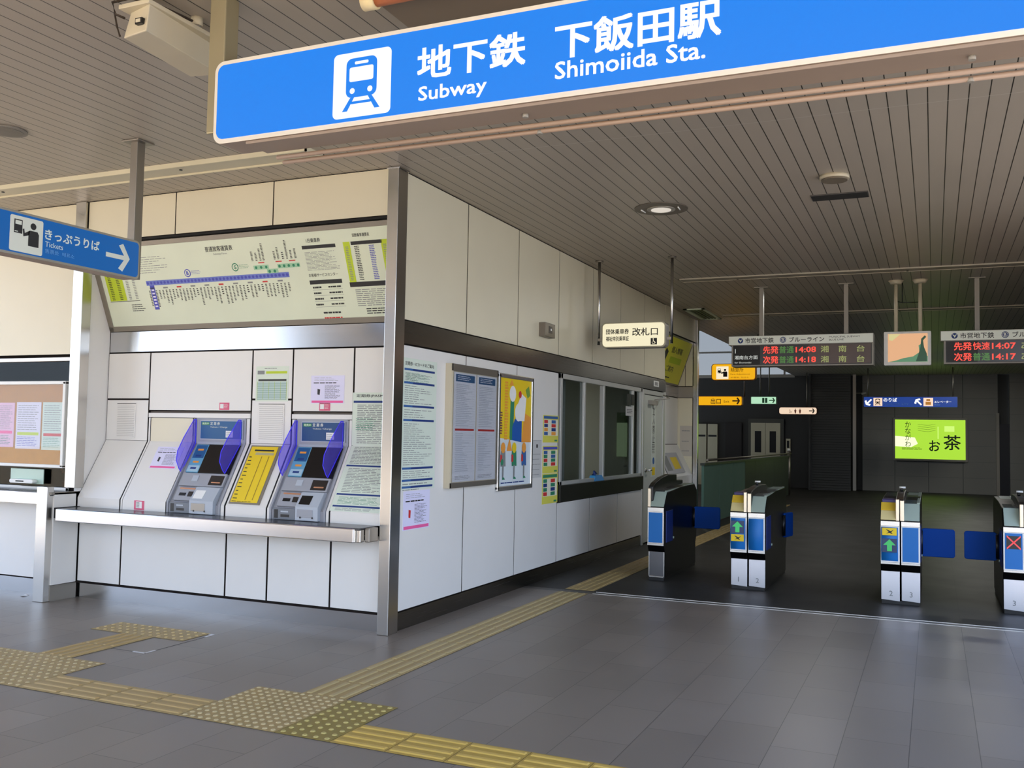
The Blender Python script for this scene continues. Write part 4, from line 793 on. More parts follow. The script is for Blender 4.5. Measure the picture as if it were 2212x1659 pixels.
# ---- far left: notice board, speaking window, reflected flowers
FN = FRONT(5.93)
t = thing('notice_board', 'white framed cork notice board in front of the office window', 'notice board', (-7.7, 5.93, 1.1))
b = MB()
for a in ((-8.7, 1.815, -6.835, 1.845), (-8.7, 1.093, -6.835, 1.12), (-6.865, 1.1, -6.835, 1.84), (-8.7, 1.1, -8.67, 1.84)): b.fbox(FN, *a, -.03, .012, WHITE)
b.build('frame', t, bevel=.005)
b = MB(); b.fbox(FN, -8.68, 1.11, -6.85, 1.83, -.03, -.02, mat('cork_orange', (.72, .52, .27), .7, var=.12, nscale=20)); b.build('board_face', t)
b = MB(); b.fbox(FN, -8.67, 1.12, -6.865, 1.815, -.004, -.002, glass('board_glass', (.96, .96, .96), .012)); b.build('cover_glass', t)
for u0, u1, v0, v1, base, cols, lab in ((-7.80, -7.48, 1.26, 1.655, mat('paper_pink', (.88, .72, .82), .6), (PINK, GREENI), 'pink leaflet at the left edge inside the notice board'), (-7.455, -7.15, 1.25, 1.66, mat('paper_lavender', (.86, .85, .92), .6), (LIME, VIOL), 'pale leaflet with lime band in the middle of the notice board'), (-7.13, -6.875, 1.245, 1.66, mat('paper_mint', (.80, .86, .82), .6), (REDI, GREENI), 'green and red leaflet at the right inside the notice board')):
    def dr(b, F, d, u0=u0, u1=u1, v0=v0, v1=v1, cols=cols):
        b.lines(F, u0 + .02, v0 + .16, u1 - .02, v1 - .02, 8, INKG, h=.3, d=d, seed=int(-u0 * 10)); b.rect(F, u0 + .02, v0 + .12, u1 - .02, v0 + .145, cols[0], d); b.lines(F, u0 + .02, v0 + .02, u1 - .02, v0 + .11, 4, cols[1], h=.3, d=d, seed=3)
    sheet('leaflet', lab, 'leaflet', FN, u0, v0, u1, v1, base, dr, 'leaflets on the notice board', d0=-.0195)
t = thing('speaking_window', 'pale green perspex speaking panel with oval tray below the notice board', 'counter window', (-7.3, 5.95, .95))
b = MB(); b.fbox(FRONT(5.955), -7.50, .945, -7.09, 1.075, -.005, .004, mat('perspex_green', (.70, .80, .74), .3)); b.build('panel', t, bevel=.003)
b = MB(); b.prism(Fr((0, 5.95, 0)), rrect(-7.45, .95, -7.16, .985, .016), 0, .05, WHITE, smooth=True); b.build('tray', t, bevel=.004)
b = MB(); b.prism(Fr((0, 5.95, 0)), rrect(-7.37, .962, -7.27, .974, .005), .05, .052, INK); b.build('tray_slot', t)
t = thing('reflected_flowers', 'small pot of orange flowers for a plant reflection in the window beside the post', 'reflected flowers', (-6.97, 6.12, .90))  # pot added in place of plants reflected in the glass
b = MB(); b.tube([(-6.97, 6.12, .90), (-6.97, 6.12, .97)], [.045, .06], mat('pot_terracotta', (.65, .38, .25), .7), 16); b.build('pot', t)
b = MB(); r = random.Random(3)
for k in range(46):
    a = r.random() * 6.28; q = r.random() * .08; z = .97 + r.random() * .10; c = Vector((-6.97 + q * math.cos(a), 6.12 + q * math.sin(a), z)); u = Vector((r.random() - .5, r.random() - .5, r.random() - .2)).normalized() * .022; w = u.cross(Vector((0, 0, 1))) * .5
    b.face([c - u, c + w, c + u, c - w], mat('leaf_green', (.35, .50, .18), .6))
b.build('leaves', t)
b = MB()
for k in range(14):
    a = r.random() * 6.28; q = r.random() * .075; c = (-6.97 + q * math.cos(a), 6.10 + q * math.sin(a) * .6, 1.0 + r.random() * .09); b.tube([c, (c[0], c[1] - .012, c[2] + .004)], [.016, .003], mat('petal_orange', (.90, .42, .22), .6), 8)
b.build('blossoms', t)

# ================================================================ PASSAGE WALL
def dr(b, F, d):
    b.text(F, '定期券・ICカードのご案内', 6.12, 1.955, 6.56, 1.985, INK, d, .01)
    for fz in (.08, .18, .355, .46, .82, .91, .96):
        z = 2.005 - fz * 1.0; b.rect(F, 6.11, z - .008, 6.58, z + .008, NAVY, d)
        b.rect(F, 6.11, z - .008, 6.24, z + .008, BLUEI, d + .0005)
    for a, c, n, s in ((.195, .34, 6, 1), (.375, .445, 3, 2), (.48, .80, 14, 3), (.10, .165, 4, 4), (.835, .895, 3, 5), (.925, .95, 1, 6), (.97, .99, 1, 7)):
        b.lines(F, 6.12, 2.005 - c, 6.56, 2.005 - a, n, INKG, h=.32, d=d, seed=s, fill=.35)
    b.lines(F, 6.14, 1.83, 6.5, 1.9, 4, GREENI, h=.25, d=d, seed=14)
sheet('information_strip', 'tall narrow pale green information sheet with blue bars by the corner column', 'poster', FX, 6.09, 1.025, 6.615, 2.01, PALEG, dr, d0=.0008)
t = thing('timetable_case', 'grey framed timetable case with two white timetables and blue headings', 'timetable', (XS + .03, 7.2, 1.012))
BRZ = mat('case_taupe_metal', (.50, .47, .43), .4, .5)
b = MB(); b.fbox(FX, 6.765, 1.012, 7.655, 2.016, 0, .055, CREAM); b.fbox(FX, 6.765, 1.955, 7.655, 2.016, .055, .06, BRZ); b.fbox(FX, 6.765, 1.012, 7.655, 1.055, .055, .06, BRZ); b.fbox(FX, 6.765, 1.012, 6.785, 2.016, .055, .06, CREAM); b.fbox(FX, 7.635, 1.012, 7.655, 2.016, .055, .06, BRZ); b.build('frame', t, bevel=.002)
TB = mat('timetable_blue', (.22, .40, .58), .5); TP = mat('timetable_paper', (.93, .94, .97), .6); TPG = mat('timetable_grey', (.78, .80, .84), .6)
for u0, u1, sd in ((6.81, 7.215, 1), (7.235, 7.625, 2)):
    b = MB(); b.fbox(FX, u0, 1.06, u1, 1.95, .055, .0565, TP); b.rect(FX, u0 + .03, 1.875, u1 - .03, 1.935, TB, .0572); b.lines(FX, u0 + .06, 1.885, u1 - .08, 1.928, 2, TP, h=.4, d=.0578, seed=sd)
    b.rect(FX, u0 + .03, 1.475, u1 - .03, 1.492, REDI, .0572)
    for k in range(17): b.rect(FX, u0 + .03, 1.51 + k * .021, u1 - .03, 1.5115 + k * .021, TPG, .0572)
    for k in range(14): b.rect(FX, u0 + .03, 1.14 + k * .023, u1 - .03, 1.1415 + k * .023, TPG, .0572)
    b.lines(FX, u0 + .04, 1.51, u0 + .34, 1.86, 16, TPG, h=.5, d=.0575, seed=sd + 4, fill=.45, seg=7); b.lines(FX, u0 + .04, 1.14, u0 + .30, 1.46, 14, TPG, h=.5, d=.0575, seed=sd + 7, fill=.4, seg=7); b.lines(FX, u0 + .04, 1.075, u1 - .06, 1.11, 2, INK, h=.25, d=.0575, seed=sd)
    b.build('timetable_sheet', t)
b = MB(); b.fbox(FX, 6.787, 1.057, 7.633, 1.953, .060, .0615, glass('case_glass', (.97, .97, .97), .07)); b.build('cover_glass', t)
t = thing('poster_frame', 'silver framed yellow campaign poster with white and blue shapes', 'poster', (XS + .01, 8.15, .94))
SIL = mat('silver_snap_frame', (.86, .86, .86), .25, .9)
b = MB()
for u0, v0, u1, v1 in ((7.745, .94, 8.555, .985), (7.745, 1.965, 8.555, 2.007), (7.745, .95, 7.785, 2.0), (8.515, .95, 8.555, 2.0)): b.fbox(FX, u0, v0, u1, v1, 0, .03, SIL)
b.build('frame', t, bevel=.008)
b = MB(); b.fbox(FX, 7.78, .98, 8.52, 1.97, 0, .012, mat('poster_ice', (.84, .88, .90), .5)); D = .013
P = lambda pts, m, k=1: b.poly(FX, pts, m, D + .0004 * k)
P([(7.78, 1.42), (8.52, 1.38), (8.52, 1.97), (7.78, 1.97)], YELI); P([(8.30, 1.38), (8.52, 1.38), (8.52, 1.62), (8.36, 1.66)], ORANI, 2); P([(8.38, 1.88), (8.46, 1.92), (8.5, 1.83), (8.43, 1.80)], mat('leaf_print', (.45, .62, .25), .6), 2)
P([(8.02, 1.40), (8.10, 1.40), (8.12, 1.80), (8.03, 1.80)], GREENI, 2); P([(8.08, 1.40), (8.30, 1.38), (8.30, 1.58), (8.14, 1.60), (8.08, 1.52)], mat('poster_cobalt', (.08, .35, .68), .5), 3)
P(disc(8.08, 1.83, .075, 16), PAPER, 3); P(disc(8.22, 1.66, .085, 18), PAPER, 4); P([(8.20, 1.58), (8.36, 1.58), (8.40, 1.80), (8.28, 1.84), (8.20, 1.74)], PAPER, 5); P(disc(8.25, 1.83, .035, 10), REDI, 6); P([(8.0, 1.90), (8.05, 1.96), (8.10, 1.91)], ORANI, 6)
b.lines(FX, 7.80, 1.45, 7.86, 1.66, 6, mat('poster_plum', (.4, .2, .3), .6), h=.7, d=D + .003, seed=3, seg=1); b.lines(FX, 7.90, 1.40, 7.98, 1.94, 14, ORANI, h=.75, d=D + .003, seed=4, seg=1)
P([(7.96, 1.30), (8.02, 1.42), (8.08, 1.30)], ORANI, 6)
for k, (u, c1, c2) in enumerate(((7.88, ORANI, INKG), (8.13, YELI, GREENI), (8.36, ORANI, BLUEI))):
    P(disc(u, 1.33, .05, 12), c1, 7); P([(u - .05, 1.16), (u + .06, 1.16), (u + .05, 1.30), (u - .05, 1.30)], c2, 6); P([(u - .06, 1.20), (u - .02, 1.20), (u - .02, 1.26), (u - .06, 1.27)], REDI, 8); P([(u - .01, 1.05), (u + .015, 1.05), (u + .02, 1.17), (u - .01, 1.17)], INKG, 7); P([(u - .01, 1.04), (u + .05, 1.04), (u + .03, 1.06), (u - .01, 1.06)], GREENI, 8)
P(disc(7.86, 1.20, .03, 10), GREENI, 9); b.lines(FX, 7.84, 1.0, 8.46, 1.02, 1, NAVY, h=.6, d=D + .003, seed=9)
b.build('poster_sheet', t)
def dr(b, F, d):
    b.rect(F, 8.70, 1.325, 8.74, 1.36, INK, d); b.rect(F, 8.62, 1.395, 8.83, 1.398, INKG, d)
    for k in range(5): b.lines(F, 8.61, 1.25 - k * .05, 8.82, 1.275 - k * .05, 1, INKG, h=.25, d=d, seed=k)
sheet('small_grey_notice', 'small plain grey notice left of the coloured fare cards', 'notice', FX, 8.60, 1.03, 8.84, 1.40, mat('paper_grey', (.78, .78, .77), .6), dr)
for k, (v0, v1, hd, pal, lab) in enumerate(((1.378, 1.655, BLUEI, [BLUEI, ORANI, NAVY, REDI], 'yellow framed card with blue and orange squares, top of the three cards'), (1.066, 1.342, VIOL, [GREENI, REDI, GREENI, BLUEI], 'yellow framed card with green and red squares, middle of the three cards'), (.757, 1.060, GREENI, [REDI, GREENI, NAVY, GREENI], 'yellow framed card with red and green rows, lowest of the three cards'))):
    def dr(b, F, d, v0=v0, v1=v1, hd=hd, pal=pal):
        h = v1 - v0; b.rect(F, 8.89, v0 + h * .25, 9.28, v1 - h * .16, mat('card_cream', (.90, .89, .80), .6), d); b.rect(F, 8.89, v1 - h * .13, 9.28, v1 - h * .03, hd, d)
        for j in range(4):
            z = v0 + h * (.27 + j * .145); b.rect(F, 8.90, z, 9.00, z + h * .12, pal[j % 4], d + .0005); b.rect(F, 9.10, z, 9.22, z + h * .12, pal[(j + 1) % 4], d + .0005)
        b.rect(F, 9.19, v0 + h * .04, 9.27, v0 + h * .10, GREENI, d)
    sheet('fare_card', lab, 'notice', FX, 8.872, v0, 9.30, v1, mat('card_yellow', (.86, .84, .35), .55), dr, 'coloured fare cards by the office window')
t = thing('wall_call_box', 'small square taupe metal box high on the passage wall', 'wall box', (XS + .03, 8.86, 2.44))
b = MB(); b.fbox(FX, 8.72, 2.435, 8.99, 2.575, 0, .07, BRZ); b.build('casing', t, bevel=.004)
b = MB(); b.fbox(FX, 8.815, 2.475, 8.905, 2.545, .07, .073, mat('box_recess', (.34, .31, .28), .5)); b.tube([(XS + .073, 8.86, 2.51), (XS + .080, 8.86, 2.51)], .012, WHITE, 10); b.build('indicator', t)
def dr(b, F, d): b.text(F, '駅務室', 13.01, 2.178, 13.19, 2.232, INK, d, .01)
sheet('office_name_plate', 'small white plate reading 駅務室 above the office door', 'name plate', FX, 12.97, 2.165, 13.23, 2.245, PAPER, dr, d0=.006, th=.004)
# things in the office window
t = thing('tissue_box', 'blue box on the sill in the open part of the office window', 'box', (XS - .02, 10.6, .93))
b = MB(); b.hexa([(XS - .07, 10.46, .93), (XS + .02, 10.46, .93), (XS + .02, 10.80, .93), (XS - .07, 10.80, .93), (XS - .06, 10.49, .995), (XS + .005, 10.49, .995), (XS + .005, 10.74, .995), (XS - .06, 10.74, .995)], mat('box_sky_blue', (.22, .58, .82), .4)); b.build('box', t, bevel=.006)
b = MB(); b.tube([(XS - .03, 10.55, .993), (XS - .03, 10.56, 1.035), (XS - .02, 10.64, 1.01)], [.03, .018, .004], NAVY, 8); b.build('tab', t)
b = MB(); b.fbox(SIDE(-3.66), 11.80, 1.06, 11.95, 1.08, 0, .01, OFL); b.box((-3.955, 12.46, 1.18), (-3.815, 12.485, 1.64), lit('reflection_glow_green', '8a9c78', .7)); b.box((-3.955, 12.46, 1.64), (-3.815, 12.485, 1.78), mat('reflection_head_green', (.25, .35, .15), .6));  # glowing green strip painted in for a reflection in the glass
tag(b.build('green_glass_reflection', None, (-3.9, 12.47, 1.18)), 'pale green glow standing for a reflection in the right office window pane', 'poster')
t = thing('window_sign', 'black and white stickers hanging in the upper right corner of the office window', 'sticker', (XS + .01, 11.85, 1.75))
b = MB(); b.fbox(FX, 11.70, 1.86, 11.86, 2.0, .004, .008, BLACK); b.fbox(FX, 11.90, 1.86, 12.02, 2.0, .004, .008, BLACK); b.build('black_card', t)
b = MB(); b.fbox(FX, 11.66, 1.72, 12.0, 1.84, .004, .008, mat('paper_grey', 0)); b.lines(FX, 11.7, 1.75, 11.96, 1.81, 2, INK, h=.5, d=.009); b.build('white_card', t)
t = thing('office_desk', 'dark desk with equipment inside the office behind the window', 'desk', (-5.0, 10.3, 0.02))
b = MB(); b.box((-5.4, 9.5, .70), (-4.5, 12.2, .76), OFL); b.box((-5.4, 9.5, .02), (-5.3, 12.2, .70), OFD); b.build('top', t)
b = MB(); b.box((-5.0, 10.0, .76), (-4.9, 10.6, 1.15), BLACK); b.box((-5.0, 10.9, .76), (-4.7, 11.2, .95), MGD); b.build('equipment', t)
b = MB(); b.box((-3.85, 9.95, .02), (-3.80, 10.05, 2.6), WHITE); tag(b.build('office_curtain_track', None, (-3.82, 10.0, .02)), 'white upright strip standing inside the left pane of the office window', 'post')
# alcove board and papers
t = thing('yellow_alcove_board', 'tilted yellow board with dark frame in the alcove beyond the office door', 'notice board', (-3.7, 14.7, 2.3))
FYB = Fr((-3.865, 0, 2.295), (0, 1, 0), (.255, 0, .72)); HY = .765
b = MB(); b.fbox(FYB, 13.64, 0, 15.48, HY, -.03, 0, BRZ); b.build('frame', t, bevel=.003)
YD = mat('board_yellow', (.90, .88, .25), .5)
b = MB(); b.rect(FYB, 13.70, .03, 15.43, HY - .03, YD, .002); b.text(FYB, '個人情報', 14.35, .50, 15.0, .60, INK, .003, .01); b.text(FYB, 'ご案内', 14.35, .20, 14.8, .30, INK, .003, .005); b.rect(FYB, 14.4, .34, 15.1, .44, LIME, .003); b.poly(FYB, [(13.9, .30), (14.15, .28), (14.2, .5), (14.05, .55)], INK, .003); b.lines(FYB, 14.0, .08, 14.9, .14, 1, INK, d=.003); b.build('board_face', t)
t = thing('alcove_leaflet_stand', 'grey leaflet poster with yellow patch on the slope beyond the office door', 'poster', (-3.7, 14.4, .9))
FSA = Fr((-3.615, 0, 0.855), (0, 1, 0), (-0.25, 0, 0.49))
b = MB(); b.rect(FSA, 14.0, .05, 15.1, .40, mat('leaflet_grey', (.70, .70, .72), .5), .004); b.rect(FSA, 14.55, .12, 14.95, .32, YELI, .005); b.rect(FSA, 14.1, .1, 14.4, .35, INKG, .005); b.build('sheet', t)
def dr(b, F, d):
    for z in (1.22, 1.38, 1.55): b.lines(F, -3.80, z, -3.66, z + .03, 1, INKG, h=.5, d=d, seed=int(z * 10))
sheet('faded_wall_notice', 'faded notice on the end panel of the alcove', 'notice', FRONT(15.5), -3.83, 1.15, -3.63, 1.65, mat('panel_faded', (.78, .75, .70), .5), dr)

# ================================================================ FLOOR MARKINGS
TAC = mat('tactile_sand', (.66, .57, .37), .5, var=.12, nscale=8); TACO = mat('tactile_olive', (.56, .49, .23), .5, var=.08, nscale=8); TACY = mat('tactile_ochre', (.70, .585, .27), .5, var=.1, nscale=8); TJ = mat('tactile_joint', (.30, .26, .18), .8); NUB = mat('tactile_worn_tip', (.74, .67, .50), .5)
TH = .003
def tactile(name, label, x0, y0, x1, y1, kind, m, along='y', size=.304, top=None, dots=5, stuff=False):
    b = MB(); nx = max(1, round((x1 - x0) / size)); ny = max(1, round((y1 - y0) / size)); sx, sy = (x1 - x0) / nx, (y1 - y0) / ny
    b.box((x0, y0, 0.0005), (x1, y1, TH * .6), TJ); tm = top or m
    for i in range(nx):
        for j in range(ny):
            a, c = x0 + i * sx, y0 + j * sy; b.box((a + .002, c + .002, 0.001), (a + sx - .002, c + sy - .002, TH), m)
            if kind == 'bars':
                for k in range(4):
                    if along == 'y':
                        u = a + sx * (k + .5) / 4; P = [(u - .016, c + .012), (u + .016, c + .012), (u + .016, c + sy - .012), (u - .016, c + sy - .012)]; Q = [(u - .010, c + .018), (u + .010, c + .018), (u + .010, c + sy - .018), (u - .010, c + sy - .018)]
                    else:
                        u = c + sy * (k + .5) / 4; P = [(a + .012, u - .016), (a + sx - .012, u - .016), (a + sx - .012, u + .016), (a + .012, u + .016)]; Q = [(a + .018, u - .010), (a + sx - .018, u - .010), (a + sx - .018, u + .010), (a + .018, u + .010)]
                    b.hexa([(x, y, TH) for x, y in P] + [(x, y, TH + .005) for x, y in Q], tm)
            else:
                for p in range(dots):
                    for q in range(dots):
                        cx, cy = a + sx * (p + .5) / dots, c + sy * (q + .5) / dots
                        b.tube([(cx, cy, TH), (cx, cy, TH + .005)], [.015, .009], tm, 8)
    o = b.build(name, None, ((x0 + x1) / 2, (y0 + y1) / 2, 0)); tag(o, label, 'tactile paving')
tactile('tactile_guide_strip', 'worn tactile strip with lengthwise bars running along the passage wall to the gates', -3.205, 4.43, -2.915, 8.38, 'bars', TAC, 'y', top=mat('tac_top_a', (.70, .63, .45), .5))
tactile('tactile_guide_strip', 'dim tactile strip continuing behind the first gate along the green balustrade', -3.205, 8.54, -2.915, 22.0, 'bars', TAC, 'y', size=.304)
tactile('tactile_warning_pad', 'sandy tactile pad with pale studs where the three strips meet', -3.505, 3.80, -2.905, 4.43, 'dots', TAC, top=NUB, dots=6)
tactile('tactile_warning_pad', 'olive tactile pad with studs, right of the sandy pad', -2.905, 3.80, -2.59, 4.43, 'dots', TACO, top=mat('tac_top_b', (.72, .66, .40), .5), dots=5)
tactile('tactile_guide_strip', 'bright ochre tactile strip with bars running off the bottom edge', -2.59, 3.80, .72, 4.10, 'bars', TACY, 'x', size=.311, top=mat('tac_top_c', (.78, .66, .34), .5))
tactile('tactile_guide_strip', 'worn tactile strip between the two studded pads in the foreground', -4.66, 3.80, -3.505, 4.10, 'bars', TAC, 'x', top=mat('tac_top_d', (.70, .60, .40), .5))
tactile('tactile_warning_pad', 'large worn tactile pad at the left picture edge', -5.87, 3.80, -4.66, 4.42, 'dots', TAC, top=NUB, dots=5)
tactile('tactile_guide_strip', 'short tactile strip leading up to the ticket machines', -5.25, 4.42, -4.955, 5.115, 'bars', TAC, 'y', top=mat('tac_top_d', 0))
tactile('tactile_warning_pad', 'narrow studded tactile pad in front of the ticket machines', -5.555, 5.115, -4.70, 5.40, 'dots', TAC, top=mat('tac_top_e', (.76, .67, .47), .5), dots=4)
t = thing('floor_hatch', 'square floor hatch marked by pale steel corner angles near the short tactile strip', 'floor hatch', (-4.95, 5.05, 0))
b = MB(); hm = mat('hatch_seam', (.28, .27, .27), .7)
for a, c in (((-5.24, 4.735, 0), (-4.655, 4.741, .001)), ((-4.661, 4.735, 0), (-4.655, 5.37, .001))): b.box(a, c, hm)
b.build('hatch_edge', t)
cs = mat('corner_steel', (.82, .82, .84), .3, .6)
for x, y, sx, sy in ((-4.66, 4.738, -1, 1), (-5.235, 4.738, 1, 1), (-4.66, 5.38, -1, -1)):
    b = MB(); b.box((x, y - .008, 0), (x + sx * .10, y + .008, .002), cs); b.box((x - .008, y, 0), (x + .008, y + sy * .09, .002), cs); b.build('corner_angle', t)
b = MB(); r = random.Random(5)
b.face([(-7.14, 5.81, .001), (-7.09, 5.80, .008), (-7.08, 5.84, .002), (-7.12, 5.85, .011)], PAPER); b.face([(-7.12, 5.85, .011), (-7.08, 5.84, .002), (-7.10, 5.87, .001)], PAPER)
tag(b.build('paper_scrap', None, (-7.11, 5.83, 0)), 'tiny white paper scrap on the floor at the foot of the left counter', 'litter')

# ================================================================ TICKET GATES
GP = mat('gate_pad_grey', (.62, .68, .63), .35); GPD = mat('gate_dark_glass', (.22, .26, .26), .15); GY = mat('reader_yellow', (.86, .72, .22), .4); GPU = mat('reader_purple', (.25, .20, .42), .4)
GBLU = mat('gate_blue', (.01, .42, .72), .5); GNAV = mat('gate_side_navy', (.03, .15, .42), .4); FLAPB = mat('flap_blue', (.02, .27, .62), .6, spec=.15); STP = mat('post_steel_cream', (.90, .84, .74), .3, .7); FOOT = mat('foot_steel', (.80, .80, .82), .30, 1.0, brush='z')
FOOTD = mat('foot_steel_dark', (.42, .42, .43), .3, 1.0)
GARR = lit('arrow_green', '35b463', 1.0); GRED = lit('cross_red', 'f04a50', 1.0)
def gate(label, x0, yf, units, hood, flaps, length=1.45):
    """units: list of (xa, xb, pad, front, side) measured from x0"""
    W0, W1 = units[0][0], units[-1][1]
    t = thing('ticket_gate', label, 'ticket gate', (x0 + (W0 + W1) / 2, yf + .7, 0), 'automatic ticket gates')
    prof = [(.05, .03), (.05, .27), (.005, .35), (.005, .745), (.125, .890), (.70, .925), (length - .12, .93), (length, .86), (length, .34), (length - .05, .27), (length - .05, .03)]
    b = MB(); b.box((x0 + W0 + .01, yf + .04, 0), (x0 + W1 - .01, yf + length - .04, .032), BLACK); b.build('plinth', t)
    for xa, xb, pad, front, foot in units:
        A, Bx = x0 + xa, x0 + xb; w = Bx - A; F = FRONT(yf)
        b = MB(); b.prism(SIDE(A + .002), [(yf + p, z) for p, z in prof], 0, w - .004, GLOSSB)
        cab = b.build('cabinet', t, bevel=.004)
        b = MB(); b.prism(F, [(A + .006, .035), (Bx - .004, .025), (Bx - .004, .29), (A + .006, .29)], -.05, -.035, FOOT if foot else FOOTD)
        if foot and foot != ' ': b.text(FRONT(yf + .035), foot, A + w * .45, .07, A + w * .58, .115, INKG, .002, .01, keep=True)
        if not foot:
            for q in ((A + .006, .03, A + .016, .29), (Bx - .014, .03, Bx - .004, .29), (A + .006, .03, Bx - .004, .045)): b.fbox(FRONT(yf + .035), *q, 0, .004, SSTZ)
        b.build('foot_plate', t, bevel=.002)
        # sloping pad on the top front edge and its continuation over the back
        pf = Fr((0, yf + .005, .745), (1, 0, 0), (0, .12, .145))
        if pad == 'grey':
            b = MB(); b.fbox(pf, A + .03 if hood == 'left' else A + .012, 0, Bx - .006, .188, .001, .008, GP); b.build('card_pad', t, bevel=.003)
            b = MB(); b.fbox(Fr((0, yf + .125, .893), (1, 0, 0), (0, 1.2, .038)), A + .05 if hood == 'left' else A + .02, 0.01, Bx - .006, .45, .0, .006, GPD); b.fbox(Fr((0, yf + .125, .893), (1, 0, 0), (0, 1.2, .038)), Bx - .030, 0.0, Bx - .003, 1.19, .0, .011, GP)
            b.fbox(Fr((0, yf + .125, .893), (1, 0, 0), (0, 1.2, .038)), A + (.062 if hood == 'left' else .04), .47, Bx - .018, 1.18, .0, .007, GP); b.build('top_plate', t, bevel=.002)
        else:
            b = MB(); b.fbox(pf, A + .004, 0, Bx - .03, .10, .001, .012, mat('reader_cream', (.85, .78, .55), .4)); b.fbox(pf, A + .004, .10, Bx - .03, .188, .001, .016, GY); b.build('card_reader', t, bevel=.004)
            b = MB(); b.fbox(Fr((0, yf + .125, .893), (1, 0, 0), (0, 1.2, .038)), A + .012, 0.01, Bx - .03, .16, .0, .03, GPU); b.build('reader_light', t, bevel=.004)
        b = MB(); b.fbox(F, A + .004, .355, Bx - .003, .738, -.01, .008, WHITE if foot else SSTZ); b.fbox(F, A + .004, .695, Bx - .003, .738, .008, .012, SST); b.fbox(F, A + .004, .355, Bx - .003, .375, .008, .012, SST)
        fp = b.build('front_panel', t, bevel=.004)
        b = MB(); cyl = [(yf - .008 - .028 * math.sin(math.pi * k / 10), .385 + .30 * k / 10) for k in range(11)]
        if front in ('bulge', 'arrow_top', 'arrow_low'):
            b.prism(SIDE(A + .010), [(yf - .006, .380)] + cyl + [(yf - .006, .69)], 0, w - .026, GBLU, smooth=True)
        else: b.fbox(F, A + .016, .385, Bx - .016, .688, .008, .011, GBLU)
        b.build('blue_panel', fp)
        dd = .042 if front.startswith('arrow') else .013
        if front.startswith('arrow'):
            hi = front == 'arrow_top'; za = .545 if hi else .47; zs = .475 if hi else .625; uc = A + w * .48
            b = MB(); b.fbox(F, uc - .062, za - .005, uc + .062, za + .115, dd - .012, dd, mat('lamp_field', (.10, .20, .36), .3))
            b.poly(F, [(uc, za + .11), (uc - .052, za + .058), (uc - .02, za + .058), (uc - .02, za + .005), (uc + .02, za + .005), (uc + .02, za + .058), (uc + .052, za + .058)], GARR, dd + .001); b.build('arrow_lamp', fp)
            b = MB(); b.fbox(F, uc - .060, zs - .01, uc + .060, zs + .055, dd - .012, dd, YELI); b.poly(F, [(uc - .03, zs + .005), (uc - .005, zs + .018), (uc - .03, zs + .045), (uc + .01, zs + .028), (uc + .035, zs + .04), (uc + .015, zs + .018), (uc + .03, zs), (uc + .0, zs + .012)], INK, dd + .001); b.build('ic_sticker', fp)
        if front == 'cross':
            b = MB(); cx, cz = A + w * .5, .61; b.fbox(F, cx - .055, cz - .055, cx + .055, cz + .055, .011, .014, BLACK)
            for sg in (1, -1): b.poly(F, [(cx - .052, cz - sg * .052 - .008), (cx - .052, cz - sg * .052 + .008), (cx + .052, cz + sg * .052 + .008), (cx + .052, cz + sg * .052 - .008)], GRED, .0155)
            b.build('cross_lamp', fp)
    xs = x0 + W1
    for side in (x0 + W0, x0 + W1):
        s = 1 if side > x0 + (W0 + W1) / 2 else -1
        b = MB(); b.box((side - .004 * s - .003, yf + .08, .38), (side + .004 * s, yf + .34, .70), GNAV); b.build('side_panel', t, bevel=.002)
        b = MB(); b.tube([(side, yf + .36, .41), (side + s * .012, yf + .36, .41)], .012, GP, 10); b.build('sensor', t)
    if hood == 'left':
        hx0, hx1, px0, px1 = x0, x0 + .05, x0 + .002, x0 + .032
    else:
        c = x0 + hood; hx0, hx1, px0, px1 = c - .035, c + .035, c - .035, c + .035
    hp = [(.03, .80), (.03, .95), (.12, .985), (.35, 1.03), (.65, 1.055), (1.0, 1.045), (1.0, .985), (1.28, .975), (1.28, .80)] if hood == 'left' else [(.03, .80), (.03, .93), (.12, .95), (.35, .975), (.60, .985), (.90, .98), (.98, .96), (.98, .85)]
    b = MB(); b.prism(SIDE(hx0), [(yf + p, z) for p, z in hp], 0, hx1 - hx0, BLACK, smooth=False); b.build('hood', t, bevel=.008)
    b = MB()
    if hood == 'left': b.box((px0, yf - .004, .742), (px1, yf + .03, .93), STP)
    else: b.box((px0, yf - .004, .742), (px0 + .030, yf + .03, .935), STP); b.box((px0 + .036, yf - .004, .742), (px1, yf + .03, .925), STP)
    b.build('guide_post', t, bevel=.004)
    if hood != 'left':
        b = MB(); c = x0 + hood; b.tube([(c, yf + .55, .98), (c, yf + .55, 1.01)], .012, BLACK, 10); b.tube([(c - .02, yf + .55, 1.018), (c + .035, yf + .55, 1.018)], .010, WHITE, 8); b.build('top_sensor', t)
    for (side, y, dx, dy, z0, z1) in flaps:
        b = MB(); F = Fr((side, yf + y, 0), (dx, dy, 0), (0, 0, 1)); L = math.hypot(dx, dy)
        o = rrect(0, z0, L, z1, .025, 4); b.prism(F, o, -.018, .018, FLAPB); b.build('flap', t, bevel=.006)
        b = MB(); b.tube([(side, yf + y, z0 + .02), (side, yf + y, z1 - .02)], .022, BLACK, 10); b.build('flap_hinge', t)
gate('single ticket gate cabinet nearest the office door, black hood and plain blue front', -2.672, 9.48, [(0, .175, 'grey', 'plain', None)], 'left', [(-2.495, 1.30, .295, .02, .43, .675)])
gate('double ticket gate with green arrow above the yellow sticker, second from the left', -1.815, 9.37, [(0, .165, 'yellow', 'arrow_top', '1'), (.17, .335, 'grey', 'bulge', '2')], .165, [(-1.48, 1.22, .05, .25, .40, .66), (-1.81, 1.22, -.04, .25, .40, .66)])
